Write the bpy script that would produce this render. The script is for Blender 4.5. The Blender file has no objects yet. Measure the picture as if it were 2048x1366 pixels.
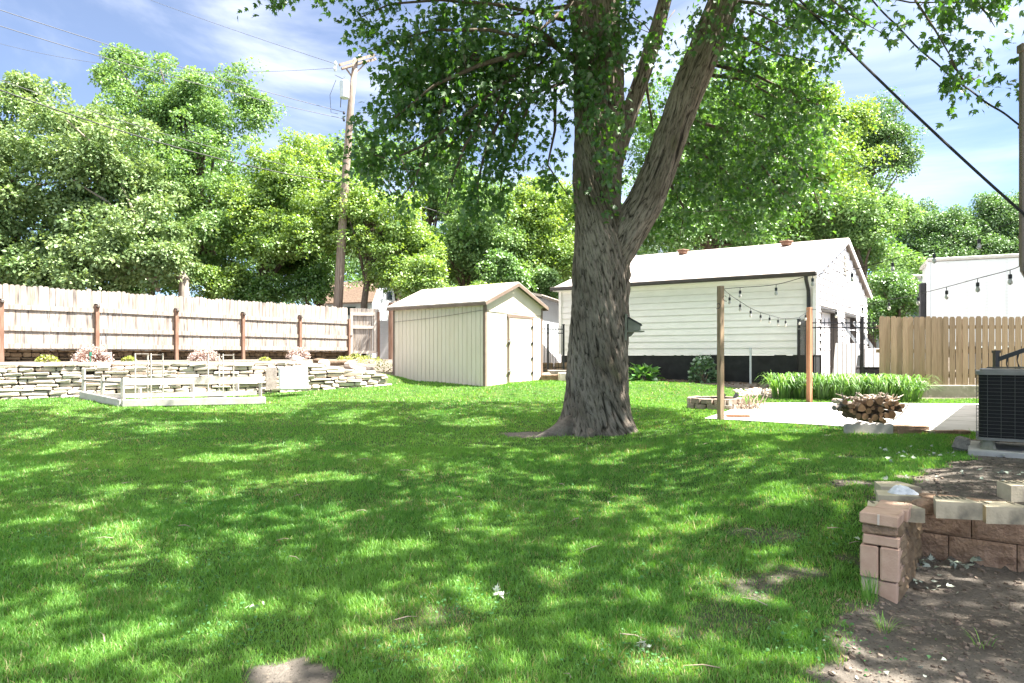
import bpy, math, random
import numpy as np
from mathutils import Vector, Matrix
R = math.radians
F = 1365.0; HOR = 710.0; CAMZ = 1.5
C = bpy.context.scene.collection
sc = bpy.context.scene
# ---------------------------------------------------------------- camera, light, exposure
cam = bpy.data.cameras.new('camera'); co = bpy.data.objects.new('camera', cam); C.objects.link(co)
co.location = (0, 0, CAMZ); co.rotation_euler = (R(90), 0, 0)
cam.lens = 24; cam.sensor_width = 36; cam.shift_y = 27/2048; cam.clip_end = 3000; cam.clip_start = 0.05
sc.camera = co
SUN_EL = 60; SX, SY = .995, -.08           # horizontal direction towards the sun
az = math.atan2(SX, SY)
W = bpy.data.worlds.new('World'); sc.world = W; W.use_nodes = True
nt = W.node_tree; nt.nodes.clear()
N = nt.nodes.new; L = nt.links.new
out = N('ShaderNodeOutputWorld'); bg = N('ShaderNodeBackground'); bg.inputs[1].default_value = 0.040
sky = N('ShaderNodeTexSky'); sky.sky_type = 'NISHITA'; sky.sun_disc = False
sky.sun_elevation = R(SUN_EL); sky.sun_rotation = az; sky.altitude = 2500; sky.air_density = .9; sky.dust_density = .2; sky.ozone_density = 3
tc = N('ShaderNodeTexCoord')
mp = N('ShaderNodeMapping'); mp.inputs['Rotation'].default_value = (0, R(20), R(25)); mp.inputs['Scale'].default_value = (1.1, 2.2, 3.6)
n1 = N('ShaderNodeTexNoise'); n1.inputs['Scale'].default_value = 1.25; n1.inputs['Detail'].default_value = 9; n1.inputs['Roughness'].default_value = .56; n1.inputs['Distortion'].default_value = .7
n2 = N('ShaderNodeTexNoise'); n2.inputs['Scale'].default_value = 1.1; n2.inputs['Detail'].default_value = 3
r1 = N('ShaderNodeMapRange'); r1.inputs[1].default_value = .42; r1.inputs[2].default_value = .70; r1.interpolation_type = 'SMOOTHSTEP'
r2 = N('ShaderNodeMapRange'); r2.inputs[1].default_value = .34; r2.inputs[2].default_value = .62
mu = N('ShaderNodeMath'); mu.operation = 'MULTIPLY'
ad = N('ShaderNodeMath'); ad.operation = 'MULTIPLY_ADD'; ad.inputs[1].default_value = .27; ad.inputs[2].default_value = .035
mx = N('ShaderNodeMix'); mx.data_type = 'RGBA'
CLOUD = mx
L(tc.outputs['Generated'], mp.inputs[0]); L(mp.outputs[0], n1.inputs[0]); L(tc.outputs['Generated'], n2.inputs[0])
L(n1.outputs[0], r1.inputs[0]); L(n2.outputs[0], r2.inputs[0]); L(r1.outputs[0], mu.inputs[0]); L(r2.outputs[0], mu.inputs[1])
L(mu.outputs[0], ad.inputs[0])
sp = N('ShaderNodeSeparateXYZ'); L(tc.outputs['Generated'], sp.inputs[0])      # bright cloud added overhead, out of view, to fill the shade
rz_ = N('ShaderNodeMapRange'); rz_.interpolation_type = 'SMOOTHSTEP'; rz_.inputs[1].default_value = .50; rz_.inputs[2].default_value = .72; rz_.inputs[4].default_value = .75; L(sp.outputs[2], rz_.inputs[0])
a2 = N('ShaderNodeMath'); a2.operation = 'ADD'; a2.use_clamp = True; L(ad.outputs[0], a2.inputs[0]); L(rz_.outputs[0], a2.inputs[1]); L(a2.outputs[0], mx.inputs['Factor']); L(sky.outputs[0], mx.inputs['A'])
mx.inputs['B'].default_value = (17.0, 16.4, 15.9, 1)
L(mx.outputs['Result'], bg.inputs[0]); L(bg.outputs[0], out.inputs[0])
sl = bpy.data.lights.new('sun', 'SUN'); sl.energy = 4.1; sl.angle = R(.55); sl.color = (1, .95, .86)
so = bpy.data.objects.new('sun', sl); C.objects.link(so)
ce = math.cos(R(SUN_EL)); hn = math.hypot(SX, SY)
sd = Vector((SX/hn*ce, SY/hn*ce, math.sin(R(SUN_EL))))
so.rotation_euler = sd.to_track_quat('Z', 'Y').to_euler(); so.location = (20, 14, 40)
vs = sc.view_settings; vs.view_transform = 'Standard'; vs.look = 'None'; vs.exposure = 2.75; vs.gamma = 1
# ---------------------------------------------------------------- helpers
def P(px, py, d): return Vector(((px-1024)/F*d, d, CAMZ+(HOR-py)/F*d))
_loc = {}
def place(o, verts, parent, local):
    """verts: Nx3 array in world space (or local); returns verts relative to the object's origin"""
    v = np.asarray(verts, dtype=np.float64).reshape(-1, 3)
    if local:
        if parent is not None: o.parent = parent
        return v
    mn = v.min(0); mxx = v.max(0)
    org = np.array([(mn[0]+mxx[0])/2, (mn[1]+mxx[1])/2, mn[2]])
    _loc[o.name] = org
    if parent is not None:
        o.parent = parent
        o.location = org - _loc.get(parent.name, np.zeros(3))
    else: o.location = org
    return v - org
def link(name, verts, faces, mat, parent=None, local=False, smooth=False, attrs=None, nrm=None):
    """faces: list of index tuples, or an int array (N,3)/(N,4)"""
    me = bpy.data.meshes.new(name); o = bpy.data.objects.new(name, me); C.objects.link(o)
    v = place(o, verts, parent, local)
    if isinstance(faces, np.ndarray):
        k = faces.shape[1]; n = len(faces)
        me.vertices.add(len(v)); me.vertices.foreach_set('co', v.astype(np.float32).ravel())
        me.loops.add(n*k); me.loops.foreach_set('vertex_index', faces.astype(np.int32).ravel())
        me.polygons.add(n); me.polygons.foreach_set('loop_start', np.arange(0, n*k, k, dtype=np.int32))
        me.update(calc_edges=True)
    else:
        me.from_pydata([tuple(a) for a in v], [], faces); me.update()
    if attrs:
        for an, arr in attrs.items():
            a = me.attributes.new(an, 'FLOAT', 'POINT'); a.data.foreach_set('value', np.asarray(arr, dtype=np.float32))
    if smooth: me.polygons.foreach_set('use_smooth', np.ones(len(me.polygons), dtype=bool))
    me.materials.append(mat)
    return o
class MB:
    def __init__(s): s.v = []; s.f = []
    def add(s, vs, fs):
        b = len(s.v); s.v += [tuple(x) for x in vs]; s.f += [tuple(i+b for i in f) for f in fs]; return s
    def box(s, c, sz, rz=0, rx=0, ry=0, bev=0.0, jit=0, taper=1.0):
        hx, hy, hz = sz[0]/2, sz[1]/2, sz[2]/2
        M = Matrix.Translation(Vector(c)) @ Matrix.Rotation(rz, 4, 'Z') @ Matrix.Rotation(ry, 4, 'Y') @ Matrix.Rotation(rx, 4, 'X')
        if bev <= 0:
            vs = [Vector((x*hx*(taper if z > 0 else 1), y*hy*(taper if z > 0 else 1), z*hz)) for z in (-1, 1) for y in (-1, 1) for x in (-1, 1)]
            fs = [(0,2,3,1),(4,5,7,6),(0,1,5,4),(2,6,7,3),(0,4,6,2),(1,3,7,5)]
        else:
            b = min(bev, hx*.9, hy*.9, hz*.9); vs = []; ix = {}
            for sx in (-1, 1):
                for sy in (-1, 1):
                    for sz_ in (-1, 1):
                        for ax in range(3):
                            q = [sx*(hx-b), sy*(hy-b), sz_*(hz-b)]; q[ax] = (sx*hx, sy*hy, sz_*hz)[ax]
                            if sz_ > 0: q[0] *= taper; q[1] *= taper
                            ix[(sx, sy, sz_, ax)] = len(vs); vs.append(Vector(q))
            fs = []
            def orient(ids):
                c_ = sum((vs[i] for i in ids), Vector())/len(ids)
                n_ = (vs[ids[1]]-vs[ids[0]]).cross(vs[ids[2]]-vs[ids[0]])
                fs.append(tuple(ids) if n_.dot(c_) > 0 else tuple(reversed(ids)))
            for ax in range(3):
                o1, o2 = [a for a in range(3) if a != ax]
                for sg in (-1, 1):
                    ids = []
                    for (p_, q_) in ((-1,-1),(1,-1),(1,1),(-1,1)):
                        k = [0,0,0]; k[ax] = sg; k[o1] = p_; k[o2] = q_; ids.append(ix[(k[0],k[1],k[2],ax)])
                    orient(ids)
                for p_ in (-1, 1):
                    for q_ in (-1, 1):
                        ids = []
                        for (sg, aa) in ((-1, o1), (1, o1), (1, o2), (-1, o2)):
                            k = [0,0,0]; k[ax] = sg; k[o1] = p_; k[o2] = q_; ids.append(ix[(k[0],k[1],k[2],aa)])
                        orient(ids)
            for sx in (-1, 1):
                for sy in (-1, 1):
                    for sz_ in (-1, 1): orient([ix[(sx,sy,sz_,a)] for a in range(3)])
        if jit: vs = [q + Vector((random.uniform(-jit,jit), random.uniform(-jit,jit), random.uniform(-jit,jit))) for q in vs]
        return s.add([M @ q for q in vs], fs)
    def beam(s, a, b, w, h, bev=0, up=Vector((0,0,1))):
        a = Vector(a); b = Vector(b); d = b-a; l = d.length; d.normalize()
        x = d.cross(up)
        if x.length < 1e-4: x = Vector((1,0,0))
        x.normalize(); z = x.cross(d)
        t = MB(); t.box((0,0,0), (w, l, h), bev=bev)
        M = Matrix((x, d, z)).transposed(); m = (a+b)/2
        return s.add([m + M @ Vector(q) for q in t.v], t.f)
    def tube(s, pts, rad, n=8, cap=True):
        pts = [Vector(p) for p in pts]; m = len(pts)
        if not hasattr(rad, '__len__'): rad = [rad]*m
        up = Vector((0,0,1)); vs = []; x = None
        for i, p in enumerate(pts):
            d = (pts[min(i+1,m-1)]-pts[max(i-1,0)]).normalized()
            if x is None:
                x = d.cross(up if abs(d.z) < .95 else Vector((1,0,0))).normalized()
            else: x = (x - d*x.dot(d)).normalized()
            y = d.cross(x)
            for k in range(n):
                a = 2*math.pi*k/n; vs.append(p + (x*math.cos(a)+y*math.sin(a))*rad[i])
        fs = [(i*n+k, i*n+(k+1)%n, (i+1)*n+(k+1)%n, (i+1)*n+k) for i in range(m-1) for k in range(n)]
        if cap: fs += [tuple(reversed(range(n))), tuple(range((m-1)*n, m*n))]
        return s.add(vs, fs)
    def prism(s, poly, z0, z1):
        """poly: list of (x,y) ccw"""
        n = len(poly); vs = [(p[0], p[1], z0) for p in poly]+[(p[0], p[1], z1) for p in poly]
        return s.add(vs, [tuple(reversed(range(n))), tuple(range(n, 2*n))]+[(i, (i+1)%n, n+(i+1)%n, n+i) for i in range(n)])
    def slab(s, quad, off):
        """quad of 3D points extruded by vector off"""
        n = len(quad); q = [Vector(p) for p in quad]; o = Vector(off)
        fs = [tuple(reversed(range(n))), tuple(range(n, 2*n))]+[(i, (i+1)%n, n+(i+1)%n, n+i) for i in range(n)]
        nn = (q[1]-q[0]).cross(q[2]-q[0])
        if nn.dot(o) < 0: fs = [tuple(reversed(f)) for f in fs]
        return s.add(q+[p+o for p in q], fs)
    def build(s, name, mat, parent=None, local=False, smooth=False):
        return link(name, s.v, s.f, mat, parent, local, smooth)
def tag(o, label, cat, group=None, kind=None):
    if label: o['label'] = label
    if cat: o['category'] = cat
    if group: o['group'] = group
    if kind: o['kind'] = kind
    return o
def struct(o, label=None):
    o['kind'] = 'structure'
    if label: o['label'] = label; o['category'] = o.name.split('.')[0].replace('_', ' ')
    return o
def thing(name, label, cat, loc, group=None, rz=0):
    o = bpy.data.objects.new(name, None); C.objects.link(o); o.location = loc; o.rotation_euler = (0, 0, rz)
    o.empty_display_size = .1
    _loc[o.name] = np.array(loc, dtype=float)
    return tag(o, label, cat, group)
def dup(root, loc, rz=0, label=None, scale=None):
    r = root.copy(); C.objects.link(r); r.location = loc; r.rotation_euler = (0, 0, rz)
    if scale: r.scale = scale
    if label: r['label'] = label
    for ch in list(root.children):
        c = ch.copy(); C.objects.link(c); c.parent = r
        for g in list(ch.children):
            d = g.copy(); C.objects.link(d); d.parent = c
    return r
# value noise (numpy)
_rs = np.random.RandomState(7); _lat = _rs.rand(256, 256)
def vn(x, y):
    x = np.asarray(x, float); y = np.asarray(y, float)
    xi = np.floor(x).astype(int); yi = np.floor(y).astype(int); fx = x-xi; fy = y-yi
    fx = fx*fx*(3-2*fx); fy = fy*fy*(3-2*fy)
    a = _lat[xi%256, yi%256]; b = _lat[(xi+1)%256, yi%256]; c = _lat[xi%256, (yi+1)%256]; d = _lat[(xi+1)%256, (yi+1)%256]
    return (a*(1-fx)+b*fx)*(1-fy)+(c*(1-fx)+d*fx)*fy
def fbm(x, y, o=4):
    t = 0; am = .5; tot = 0
    for i in range(o): t = t+vn(x*2**i+17*i, y*2**i+31*i)*am; tot += am; am *= .55
    return t/tot
def ss(x, a, b):
    t = np.clip((np.asarray(x, float)-a)/(b-a), 0, 1); return t*t*(3-2*t)
# ---------------------------------------------------------------- materials
def mat(name, c1, c2=None, scale=5, rough=.8, stretch=(1,1,1), detail=5, lo=.35, hi=.65, bump=0, bscale=None, spec=.3, isl=0, metal=0, c3=None, s3=30, lo3=.55, hi3=.7, coord='Object', bdist=.01):
    m = bpy.data.materials.new(name); m.use_nodes = True; nt = m.node_tree; b = nt.nodes['Principled BSDF']
    N = nt.nodes.new; L = nt.links.new
    b.inputs['Roughness'].default_value = rough; b.inputs['Specular IOR Level'].default_value = spec; b.inputs['Metallic'].default_value = metal
    c4 = lambda c: (c[0], c[1], c[2], 1)
    if c2 is None: b.inputs['Base Color'].default_value = c4(c1); 
    tc = N('ShaderNodeTexCoord'); mp = N('ShaderNodeMapping'); mp.inputs['Scale'].default_value = stretch; L(tc.outputs[coord], mp.inputs[0])
    last = None
    if c2 is not None:
        n = N('ShaderNodeTexNoise'); n.inputs['Scale'].default_value = scale; n.inputs['Detail'].default_value = detail; n.inputs['Roughness'].default_value = .6
        L(mp.outputs[0], n.inputs[0])
        r = N('ShaderNodeMapRange'); r.inputs[1].default_value = lo; r.inputs[2].default_value = hi; L(n.outputs[0], r.inputs[0])
        mx = N('ShaderNodeMix'); mx.data_type = 'RGBA'; mx.inputs['A'].default_value = c4(c1); mx.inputs['B'].default_value = c4(c2)
        L(r.outputs[0], mx.inputs['Factor']); last = mx.outputs['Result']
        if c3 is not None:
            n3 = N('ShaderNodeTexNoise'); n3.inputs['Scale'].default_value = s3; n3.inputs['Detail'].default_value = 4; L(mp.outputs[0], n3.inputs[0])
            r3 = N('ShaderNodeMapRange'); r3.inputs[1].default_value = lo3; r3.inputs[2].default_value = hi3; L(n3.outputs[0], r3.inputs[0])
            m3 = N('ShaderNodeMix'); m3.data_type = 'RGBA'; L(last, m3.inputs['A']); m3.inputs['B'].default_value = c4(c3); L(r3.outputs[0], m3.inputs['Factor']); last = m3.outputs['Result']
    if isl and last is not None:
        g = N('ShaderNodeNewGeometry'); h = N('ShaderNodeHueSaturation'); r = N('ShaderNodeMapRange'); r.inputs[3].default_value = 1-isl; r.inputs[4].default_value = 1+isl
        L(g.outputs['Random Per Island'], r.inputs[0]); L(r.outputs[0], h.inputs['Value']); L(last, h.inputs['Color']); last = h.outputs[0]
    if last is not None: L(last, b.inputs['Base Color'])
    if bump:
        n = N('ShaderNodeTexNoise'); n.inputs['Scale'].default_value = bscale or scale*3; n.inputs['Detail'].default_value = 6; L(mp.outputs[0], n.inputs[0])
        bp = N('ShaderNodeBump'); bp.inputs['Strength'].default_value = bump; bp.inputs['Distance'].default_value = bdist; L(n.outputs[0], bp.inputs['Height']); L(bp.outputs[0], b.inputs['Normal'])
    return m
def leafmat(name, ca, cb, trans=.45, tcol=None, rough=.45, gloss=.10):
    """ca..cb mixed by the per-vertex value 'rnd'"""
    m = bpy.data.materials.new(name); m.use_nodes = True; nt = m.node_tree; nt.nodes.clear(); N = nt.nodes.new; L = nt.links.new
    at = N('ShaderNodeAttribute'); at.attribute_name = 'rnd'
    mx = N('ShaderNodeMix'); mx.data_type = 'RGBA'; mx.inputs['A'].default_value = (*ca, 1); mx.inputs['B'].default_value = (*cb, 1); L(at.outputs['Fac'], mx.inputs['Factor'])
    d = N('ShaderNodeBsdfDiffuse'); t = N('ShaderNodeBsdfTranslucent'); g = N('ShaderNodeBsdfGlossy'); g.inputs['Roughness'].default_value = rough; g.inputs['Color'].default_value = (.9,.95,.9,1)
    L(mx.outputs['Result'], d.inputs[0])
    mt = N('ShaderNodeMix'); mt.data_type = 'RGBA'; mt.blend_type = 'MULTIPLY'; mt.inputs['Factor'].default_value = 1; L(mx.outputs['Result'], mt.inputs['A']); mt.inputs['B'].default_value = (*(tcol or (1.7, 1.6, .6)), 1)
    L(mt.outputs['Result'], t.inputs[0])
    m1 = N('ShaderNodeMixShader'); m1.inputs[0].default_value = trans; L(d.outputs[0], m1.inputs[1]); L(t.outputs[0], m1.inputs[2])
    m2 = N('ShaderNodeMixShader'); m2.inputs[0].default_value = gloss; L(m1.outputs[0], m2.inputs[1]); L(g.outputs[0], m2.inputs[2])
    o = N('ShaderNodeOutputMaterial'); L(m2.outputs[0], o.inputs[0])
    return m
M = {}
M['paint_white'] = mat('white_siding_paint', (.85,.82,.82), (.78,.75,.75), 3, .5, (1,1,3), bump=.05)
M['black_block'] = mat('black_painted_foundation', (.010,.011,.012), (.022,.024,.025), 4, .7, bump=.3, bscale=30)
M['black'] = mat('black_metal', (.012,.012,.014), None, rough=.4, spec=.5)
M['gutter'] = mat('dark_brown_gutter', (.035,.027,.022), (.05,.04,.033), 3, .45, spec=.5)
M['shingle'] = mat('pale_asphalt_shingle', (.50,.45,.42), (.36,.31,.28), 26, .95, (1,1,1), bump=.5, bscale=60, c3=(.58,.53,.50), s3=3)
M['brown_shingle'] = mat('brown_shingle', (.20,.135,.10), (.29,.215,.165), 6, .95, (1,1,4), bump=.5, c3=(.12,.09,.07), s3=9)
M['shed_side'] = mat('beige_shed_paint', (.61,.545,.44), (.65,.585,.49), 1.4, .75, (3,3,1), bump=.08, bscale=40)
M['shed_trim'] = mat('taupe_shed_trim', (.16,.115,.09), (.20,.15,.12), 4, .7, bump=.1)
M['groove'] = mat('shadowed_groove_paint', (.12,.10,.075), None, rough=.9)
M['fence_old'] = mat('weathered_grey_wood', (.35,.32,.295), (.28,.23,.19), 2.2, .85, (5,5,.45), lo=.42, hi=.62, bump=.35, bscale=14, isl=.13, c3=(.12,.105,.10), s3=3.2, lo3=.52, hi3=.70)
M['post_red'] = mat('stained_brown_post', (.14,.07,.045), (.24,.15,.11), 3, .8, (6,6,.7), bump=.3)
M['wood_post'] = mat('treated_pine_post', (.27,.19,.12), (.38,.29,.20), 3, .8, (8,8,.6), bump=.35, c3=(.12,.08,.05), s3=3)
M['orange_post'] = mat('cedar_stained_post', (.34,.15,.085), (.42,.22,.13), 3, .75, (8,8,.6), bump=.2, c3=(.25,.08,.035), s3=4)
M['fence_cedar'] = mat('cedar_picket_wood', (.215,.155,.098), (.285,.215,.142), 2.6, .85, (7,7,.5), bump=.3, isl=.2, c3=(.17,.115,.07), s3=2.6, lo3=.58, hi3=.72)
M['timber_grey'] = mat('grey_timber', (.20,.175,.155), (.32,.28,.25), 3, .9, (4,4,4), bump=.4, c3=(.14,.12,.10), s3=9)
M['timber_pale'] = mat('pale_timber', (.50,.435,.385), (.62,.56,.50), 3, .85, (3,3,3), bump=.25)
M['pole'] = mat('weathered_pole_wood', (.21,.155,.125), (.32,.26,.22), 3, .9, (7,7,.4), bump=.5, c3=(.09,.065,.05), s3=3.5)
M['concrete'] = mat('patio_concrete', (.50,.48,.45), (.42,.40,.375), 2.5, .9, bump=.2, bscale=60, c3=(.34,.32,.30), s3=1.3, lo3=.6, hi3=.75)
M['conc_old'] = mat('mossy_concrete', (.26,.25,.20), (.18,.18,.13), 4, .95, bump=.4, bscale=40, c3=(.34,.33,.28), s3=10)
M['conc_grey'] = mat('grey_cast_concrete', (.46,.44,.41), (.36,.34,.31), 6, .9, bump=.3, bscale=60)
M['limestone'] = mat('pale_limestone', (.66,.57,.50), (.50,.42,.36), 3, .9, bump=.6, bscale=14, isl=.16, c3=(.34,.25,.19), s3=5, lo3=.60, hi3=.75)
M['stone_brown'] = mat('brown_fieldstone', (.17,.115,.07), (.26,.19,.12), 4, .95, bump=.6, bscale=14, isl=.25, c3=(.08,.055,.04), s3=5)
M['dark_gap'] = mat('dark_gap_core', (.10,.078,.06), None, rough=1)  # dark backing that fills the gaps between wall stones
M['block_tan'] = mat('tan_split_block', (.37,.25,.175), (.26,.17,.115), 7, .95, bump=1, bscale=48, isl=.12, c3=(.18,.11,.075), s3=9, lo3=.58, hi3=.72, bdist=.02)
M['block_pink'] = mat('pink_smooth_block', (.54,.37,.28), (.47,.31,.23), 9, .9, bump=.35, bscale=70, c3=(.30,.19,.14), s3=6, lo3=.54, hi3=.72)
M['block_cream'] = mat('cream_smooth_block', (.52,.45,.33), (.40,.345,.25), 6, .92, bump=.4, bscale=50, c3=(.17,.155,.12), s3=5, lo3=.52, hi3=.70)
M['block_groove'] = mat('block_groove', (.16,.14,.10), None, rough=1)
M['pit_block'] = mat('fire_pit_block', (.33,.25,.20), (.24,.19,.155), 8, .95, bump=.7, bscale=25, isl=.2, c3=(.40,.35,.31), s3=5)
M['bark_log'] = mat('log_bark', (.11,.075,.05), (.19,.14,.10), 14, .95, (1,1,1), bump=.9, bscale=30)
M['log_end'] = mat('sawn_log_end', (.33,.20,.11), (.22,.125,.07), 20, .9, bump=.4, isl=.3, c3=(.10,.06,.035), s3=25, lo3=.6, hi3=.7)
M['log_pale'] = mat('bleached_log', (.55,.47,.40), (.40,.32,.26), 12, .9, bump=.6, c3=(.2,.15,.11), s3=18)
M['twig'] = mat('dry_twig', (.27,.20,.15), (.40,.33,.27), 8, .9)
M['bark_bg'] = mat('dark_bark', (.075,.055,.042), (.15,.12,.095), 5, .95, (4,4,.7), bump=.6)
M['bark_pale'] = mat('pale_bark', (.36,.31,.26), (.22,.18,.15), 5, .95, (4,4,.7), bump=.4)
M['steel'] = mat('galvanised_steel', (.42,.43,.44), (.34,.35,.36), 6, .45, metal=.6)
M['ac_black'] = mat('condenser_coil', (.010,.010,.011), (.016,.016,.017), 60, .8)
M['ac_frame'] = mat('condenser_frame_paint', (.20,.19,.175), (.15,.145,.13), 5, .5, spec=.5)
M['ac_wire'] = mat('condenser_wire_guard', (.10,.10,.095), None, rough=.5, metal=.4)
M['brown_metal'] = mat('brown_downspout_paint', (.16,.115,.09), (.19,.14,.11), 3, .4, spec=.5)
M['house'] = mat('house_siding', (.30,.25,.20), (.34,.29,.24), 3, .8)
M['bluegrey'] = mat('blue_grey_wall', (.50,.54,.58), (.56,.60,.63), 2, .8, (1,1,.4))
M['truck'] = mat('white_box_panel', (.76,.79,.81), (.70,.73,.76), 1.2, .45, (1,1,.5), spec=.5)
M['truckrail'] = mat('box_rail', (.62,.60,.57), (.5,.48,.45), 6, .5)
M['darkbox'] = mat('dark_plastic', (.025,.027,.03), (.04,.04,.045), 5, .5)
M['glass'] = mat('dark_window_glass', (.02,.025,.03), None, rough=.1, spec=.8)
M['root'] = mat('root_bark', (.22,.19,.16), (.12,.10,.085), 9, 1, bump=1, bscale=26, bdist=.03)
M['cloth'] = mat('crumpled_white_plastic', (.72,.73,.76), (.52,.54,.58), 25, .45, bump=.8, bscale=40)
M['mulch'] = mat('brown_mulch', (.09,.055,.035), (.19,.12,.08), 30, 1, bump=1, bscale=60, c3=(.34,.27,.21), s3=50, lo3=.6, hi3=.68, bdist=.03)
M['bulb'] = mat('bulb_glass', (.55,.53,.48), None, rough=.08, spec=.9)
M['wire'] = mat('cable_rubber', (.02,.02,.022), None, rough=.6)
M['wire_pale'] = mat('weathered_cable', (.09,.09,.095), None, rough=.6)
M['leafdry'] = mat('pale_fallen_leaf', (.30,.36,.27), (.50,.53,.45), 10, .8, isl=.25)
M['grey_metal'] = mat('transformer_paint', (.52,.56,.60), (.46,.50,.54), 4, .5, spec=.5)
M['green_stake'] = mat('green_stake', (.03,.16,.11), None, rough=.5)
M['feeder'] = mat('green_grey_painted_wood', (.20,.20,.16), (.27,.27,.22), 6, .8, bump=.2)
M['scrap'] = mat('rust_rack', (.06,.035,.025), (.10,.055,.035), 12, .8)
# ================================================================ GROUND
BD = np.array([.80, -.60]); AD = np.array([.60, .80])     # the yard's two building axes
PIT0 = np.array([3.02, 5.17]); PILL = np.array([2.40, 4.22])
WL0 = np.array([-10.8, 14.4]); WL1 = np.array([-5.0, 17.0]); wdir = (WL1-WL0)/np.linalg.norm(WL1-WL0); wn = np.array([-wdir[1], wdir[0]])
def zf(x, y):
    x = np.asarray(x, float); y = np.asarray(y, float)
    base = np.interp(y, [-10, 3.5, 6, 9, 12, 14, 16, 17.5, 18.5, 22, 30, 90], [0, 0, .07, .12, .22, .36, .50, .68, .76, .85, 1.25, 1.3])
    base = base + ss(-x, 5, 10.5)*ss(y, 9, 14)*.17*(1-ss(y, 17, 20))
    w = ss(x, 1.0, 3.2)*ss(y, 4.1, 6.2)
    plate = np.interp(y, [4, 6, 8.5, 15.8, 17.2, 18.4, 22, 30, 90], [.30, .36, .37, .36, .46, .72, .85, 1.2, 1.3])
    wr = ss(x, 2.0, 3.3)
    z = base + w*(np.maximum(plate, .3)-base)*np.where(y < 11, 1, wr)
    z = np.where(y > 9, z*(1-0) , z)
    # dirt plateau behind the block wall
    s = (x-PIT0[0])*AD[0]+(y-PIT0[1])*AD[1]; u = (x-PILL[0])*BD[0]+(y-PILL[1])*BD[1]
    back = ss(s, .10, .25)*ss(u, -.3, .3)*(1-ss(y, 8, 9.5)); z = z*(1-back)+.41*back
    pit = (1-ss(s, .02, .12))*ss(u, -.10, .0); z = z*(1-pit) + pit*np.minimum(z, -.02+.0*x)
    # stone terrace on the left
    t = (x-WL0[0])*wn[0]+(y-WL0[1])*wn[1]; along = (x-WL0[0])*wdir[0]+(y-WL0[1])*wdir[1]
    tz = np.interp(along, [-5, 0, 3, 6.0, 7.2, 9, 11, 14], [1.30, 1.31, 1.34, 1.34, 1.15, .92, .85, .85])
    tz = tz + ss(y, 19, 27)*np.maximum(1.33-tz, 0)
    q = ss(t, .12, .30)*(1-ss(x, -3.6, -2.6)*(1-ss(y, 24, 28))); z = z*(1-q)+np.maximum(tz, z)*q
    z = z + .02*(fbm(x*.9+5, y*.9, 3)-.5) + .012*(fbm(x*5, y*5, 2)-.5)
    return z
def lawn_edge(y): return np.interp(y, [1, 2.5, 3.1, 3.7, 4.1, 4.5, 5.2, 5.7, 6.2, 7, 8, 9, 9.5], [1.15, 1.38, 1.5, 1.75, 2.12, 2.35, 2.75, 2.85, 3.6, 4.55, 5.3, 6.0, 7.5])
def soilf(x, y):
    x = np.asarray(x, float); y = np.asarray(y, float)
    nz = fbm(x*2.2+3, y*2.2+9, 4)-.5
    e = x-lawn_edge(y)+nz*1.1
    s = ss(e, -.14, .2)*(1-ss(y, 9.2, 9.6))
    nz = nz+.45*(fbm(x*8+33, y*8, 3)-.5)
    def blob(cx, cy, rx, ry, a=1): return a*(1-ss(np.hypot((x-cx)/rx, (y-cy)/ry)+nz*2.6, .25, 1.25))
    for b in ((-1.02, 3.10, .17, .30, .93), (1.55, 4.4, .5, .3, .6), (1.2, 3.8, .35, .25, .45), (2.85, 6.1, .35, .2, .8), (.35, 11.25, .75, .28, .9), (2.0, 5.2, .4, .3, .5), (-.35, 3.9, .3, .2, .45), (-.75, 3.75, .25, .2, .5), (2.1, 5.9, .3,.2,.3), (3.9, 7.5, .3, .15, .6), (.6,3.3,.35,.2,.5), (2.2, 3.4, .6,.5,.9)):
        s = np.maximum(s, blob(*b))
    t = (x-WL0[0])*wn[0]+(y-WL0[1])*wn[1]
    s = np.maximum(s, ss(t, .02, .15)*(1-ss(x, -3.7, -3.0)))
    s = np.maximum(s, ss(y, 21, 23))
    # bed along the garage
    gl = (x-7.95)*(-.53)+(y-18.0)*(-.85)
    bed = (1-ss(gl, .95+.3*nz, 1.15+.3*nz))*ss(x, 1.6, 2.2)*(1-ss(x, 7.6, 8))
    s = np.maximum(s, bed)
    s = np.maximum(s, ss(y, 16.6, 16.9)*ss(x, 6.0, 6.6))
    return np.clip(s, 0, 1)
def axis(a, fa, fb, b, fine, coarse):
    l = [fa]; st = fine
    while l[0] > a: st *= 1.25; l.insert(0, l[0]-min(st, coarse))
    m = list(np.arange(fa+fine, fb, fine)); l += m; st = fine
    while l[-1] < b: st *= 1.25; l.append(l[-1]+min(st, coarse))
    return np.array(l)
gx = axis(-420, -14, 9, 420, .09, 12); gy = axis(-60, 1.2, 21, 420, .09, 12)
GX, GY = np.meshgrid(gx, gy); GZ = zf(GX, GY)
nx, ny = len(gx), len(gy)
idx = np.arange(nx*ny).reshape(ny, nx)
faces = np.stack([idx[:-1,:-1].ravel(), idx[:-1,1:].ravel(), idx[1:,1:].ravel(), idx[1:,:-1].ravel()], 1)
gm = bpy.data.materials.new('lawn_and_soil'); gm.use_nodes = True
nt = gm.node_tree; N = nt.nodes.new; L = nt.links.new; b = nt.nodes['Principled BSDF']; b.inputs['Roughness'].default_value = 1; b.inputs['Specular IOR Level'].default_value = .1
at = N('ShaderNodeAttribute'); at.attribute_name = 'soil'; tc = N('ShaderNodeTexCoord')
def noise(sc_, det=6, rg=.6):
    n = N('ShaderNodeTexNoise'); n.inputs['Scale'].default_value = sc_; n.inputs['Detail'].default_value = det; n.inputs['Roughness'].default_value = rg; L(tc.outputs['Object'], n.inputs[0]); return n
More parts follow.
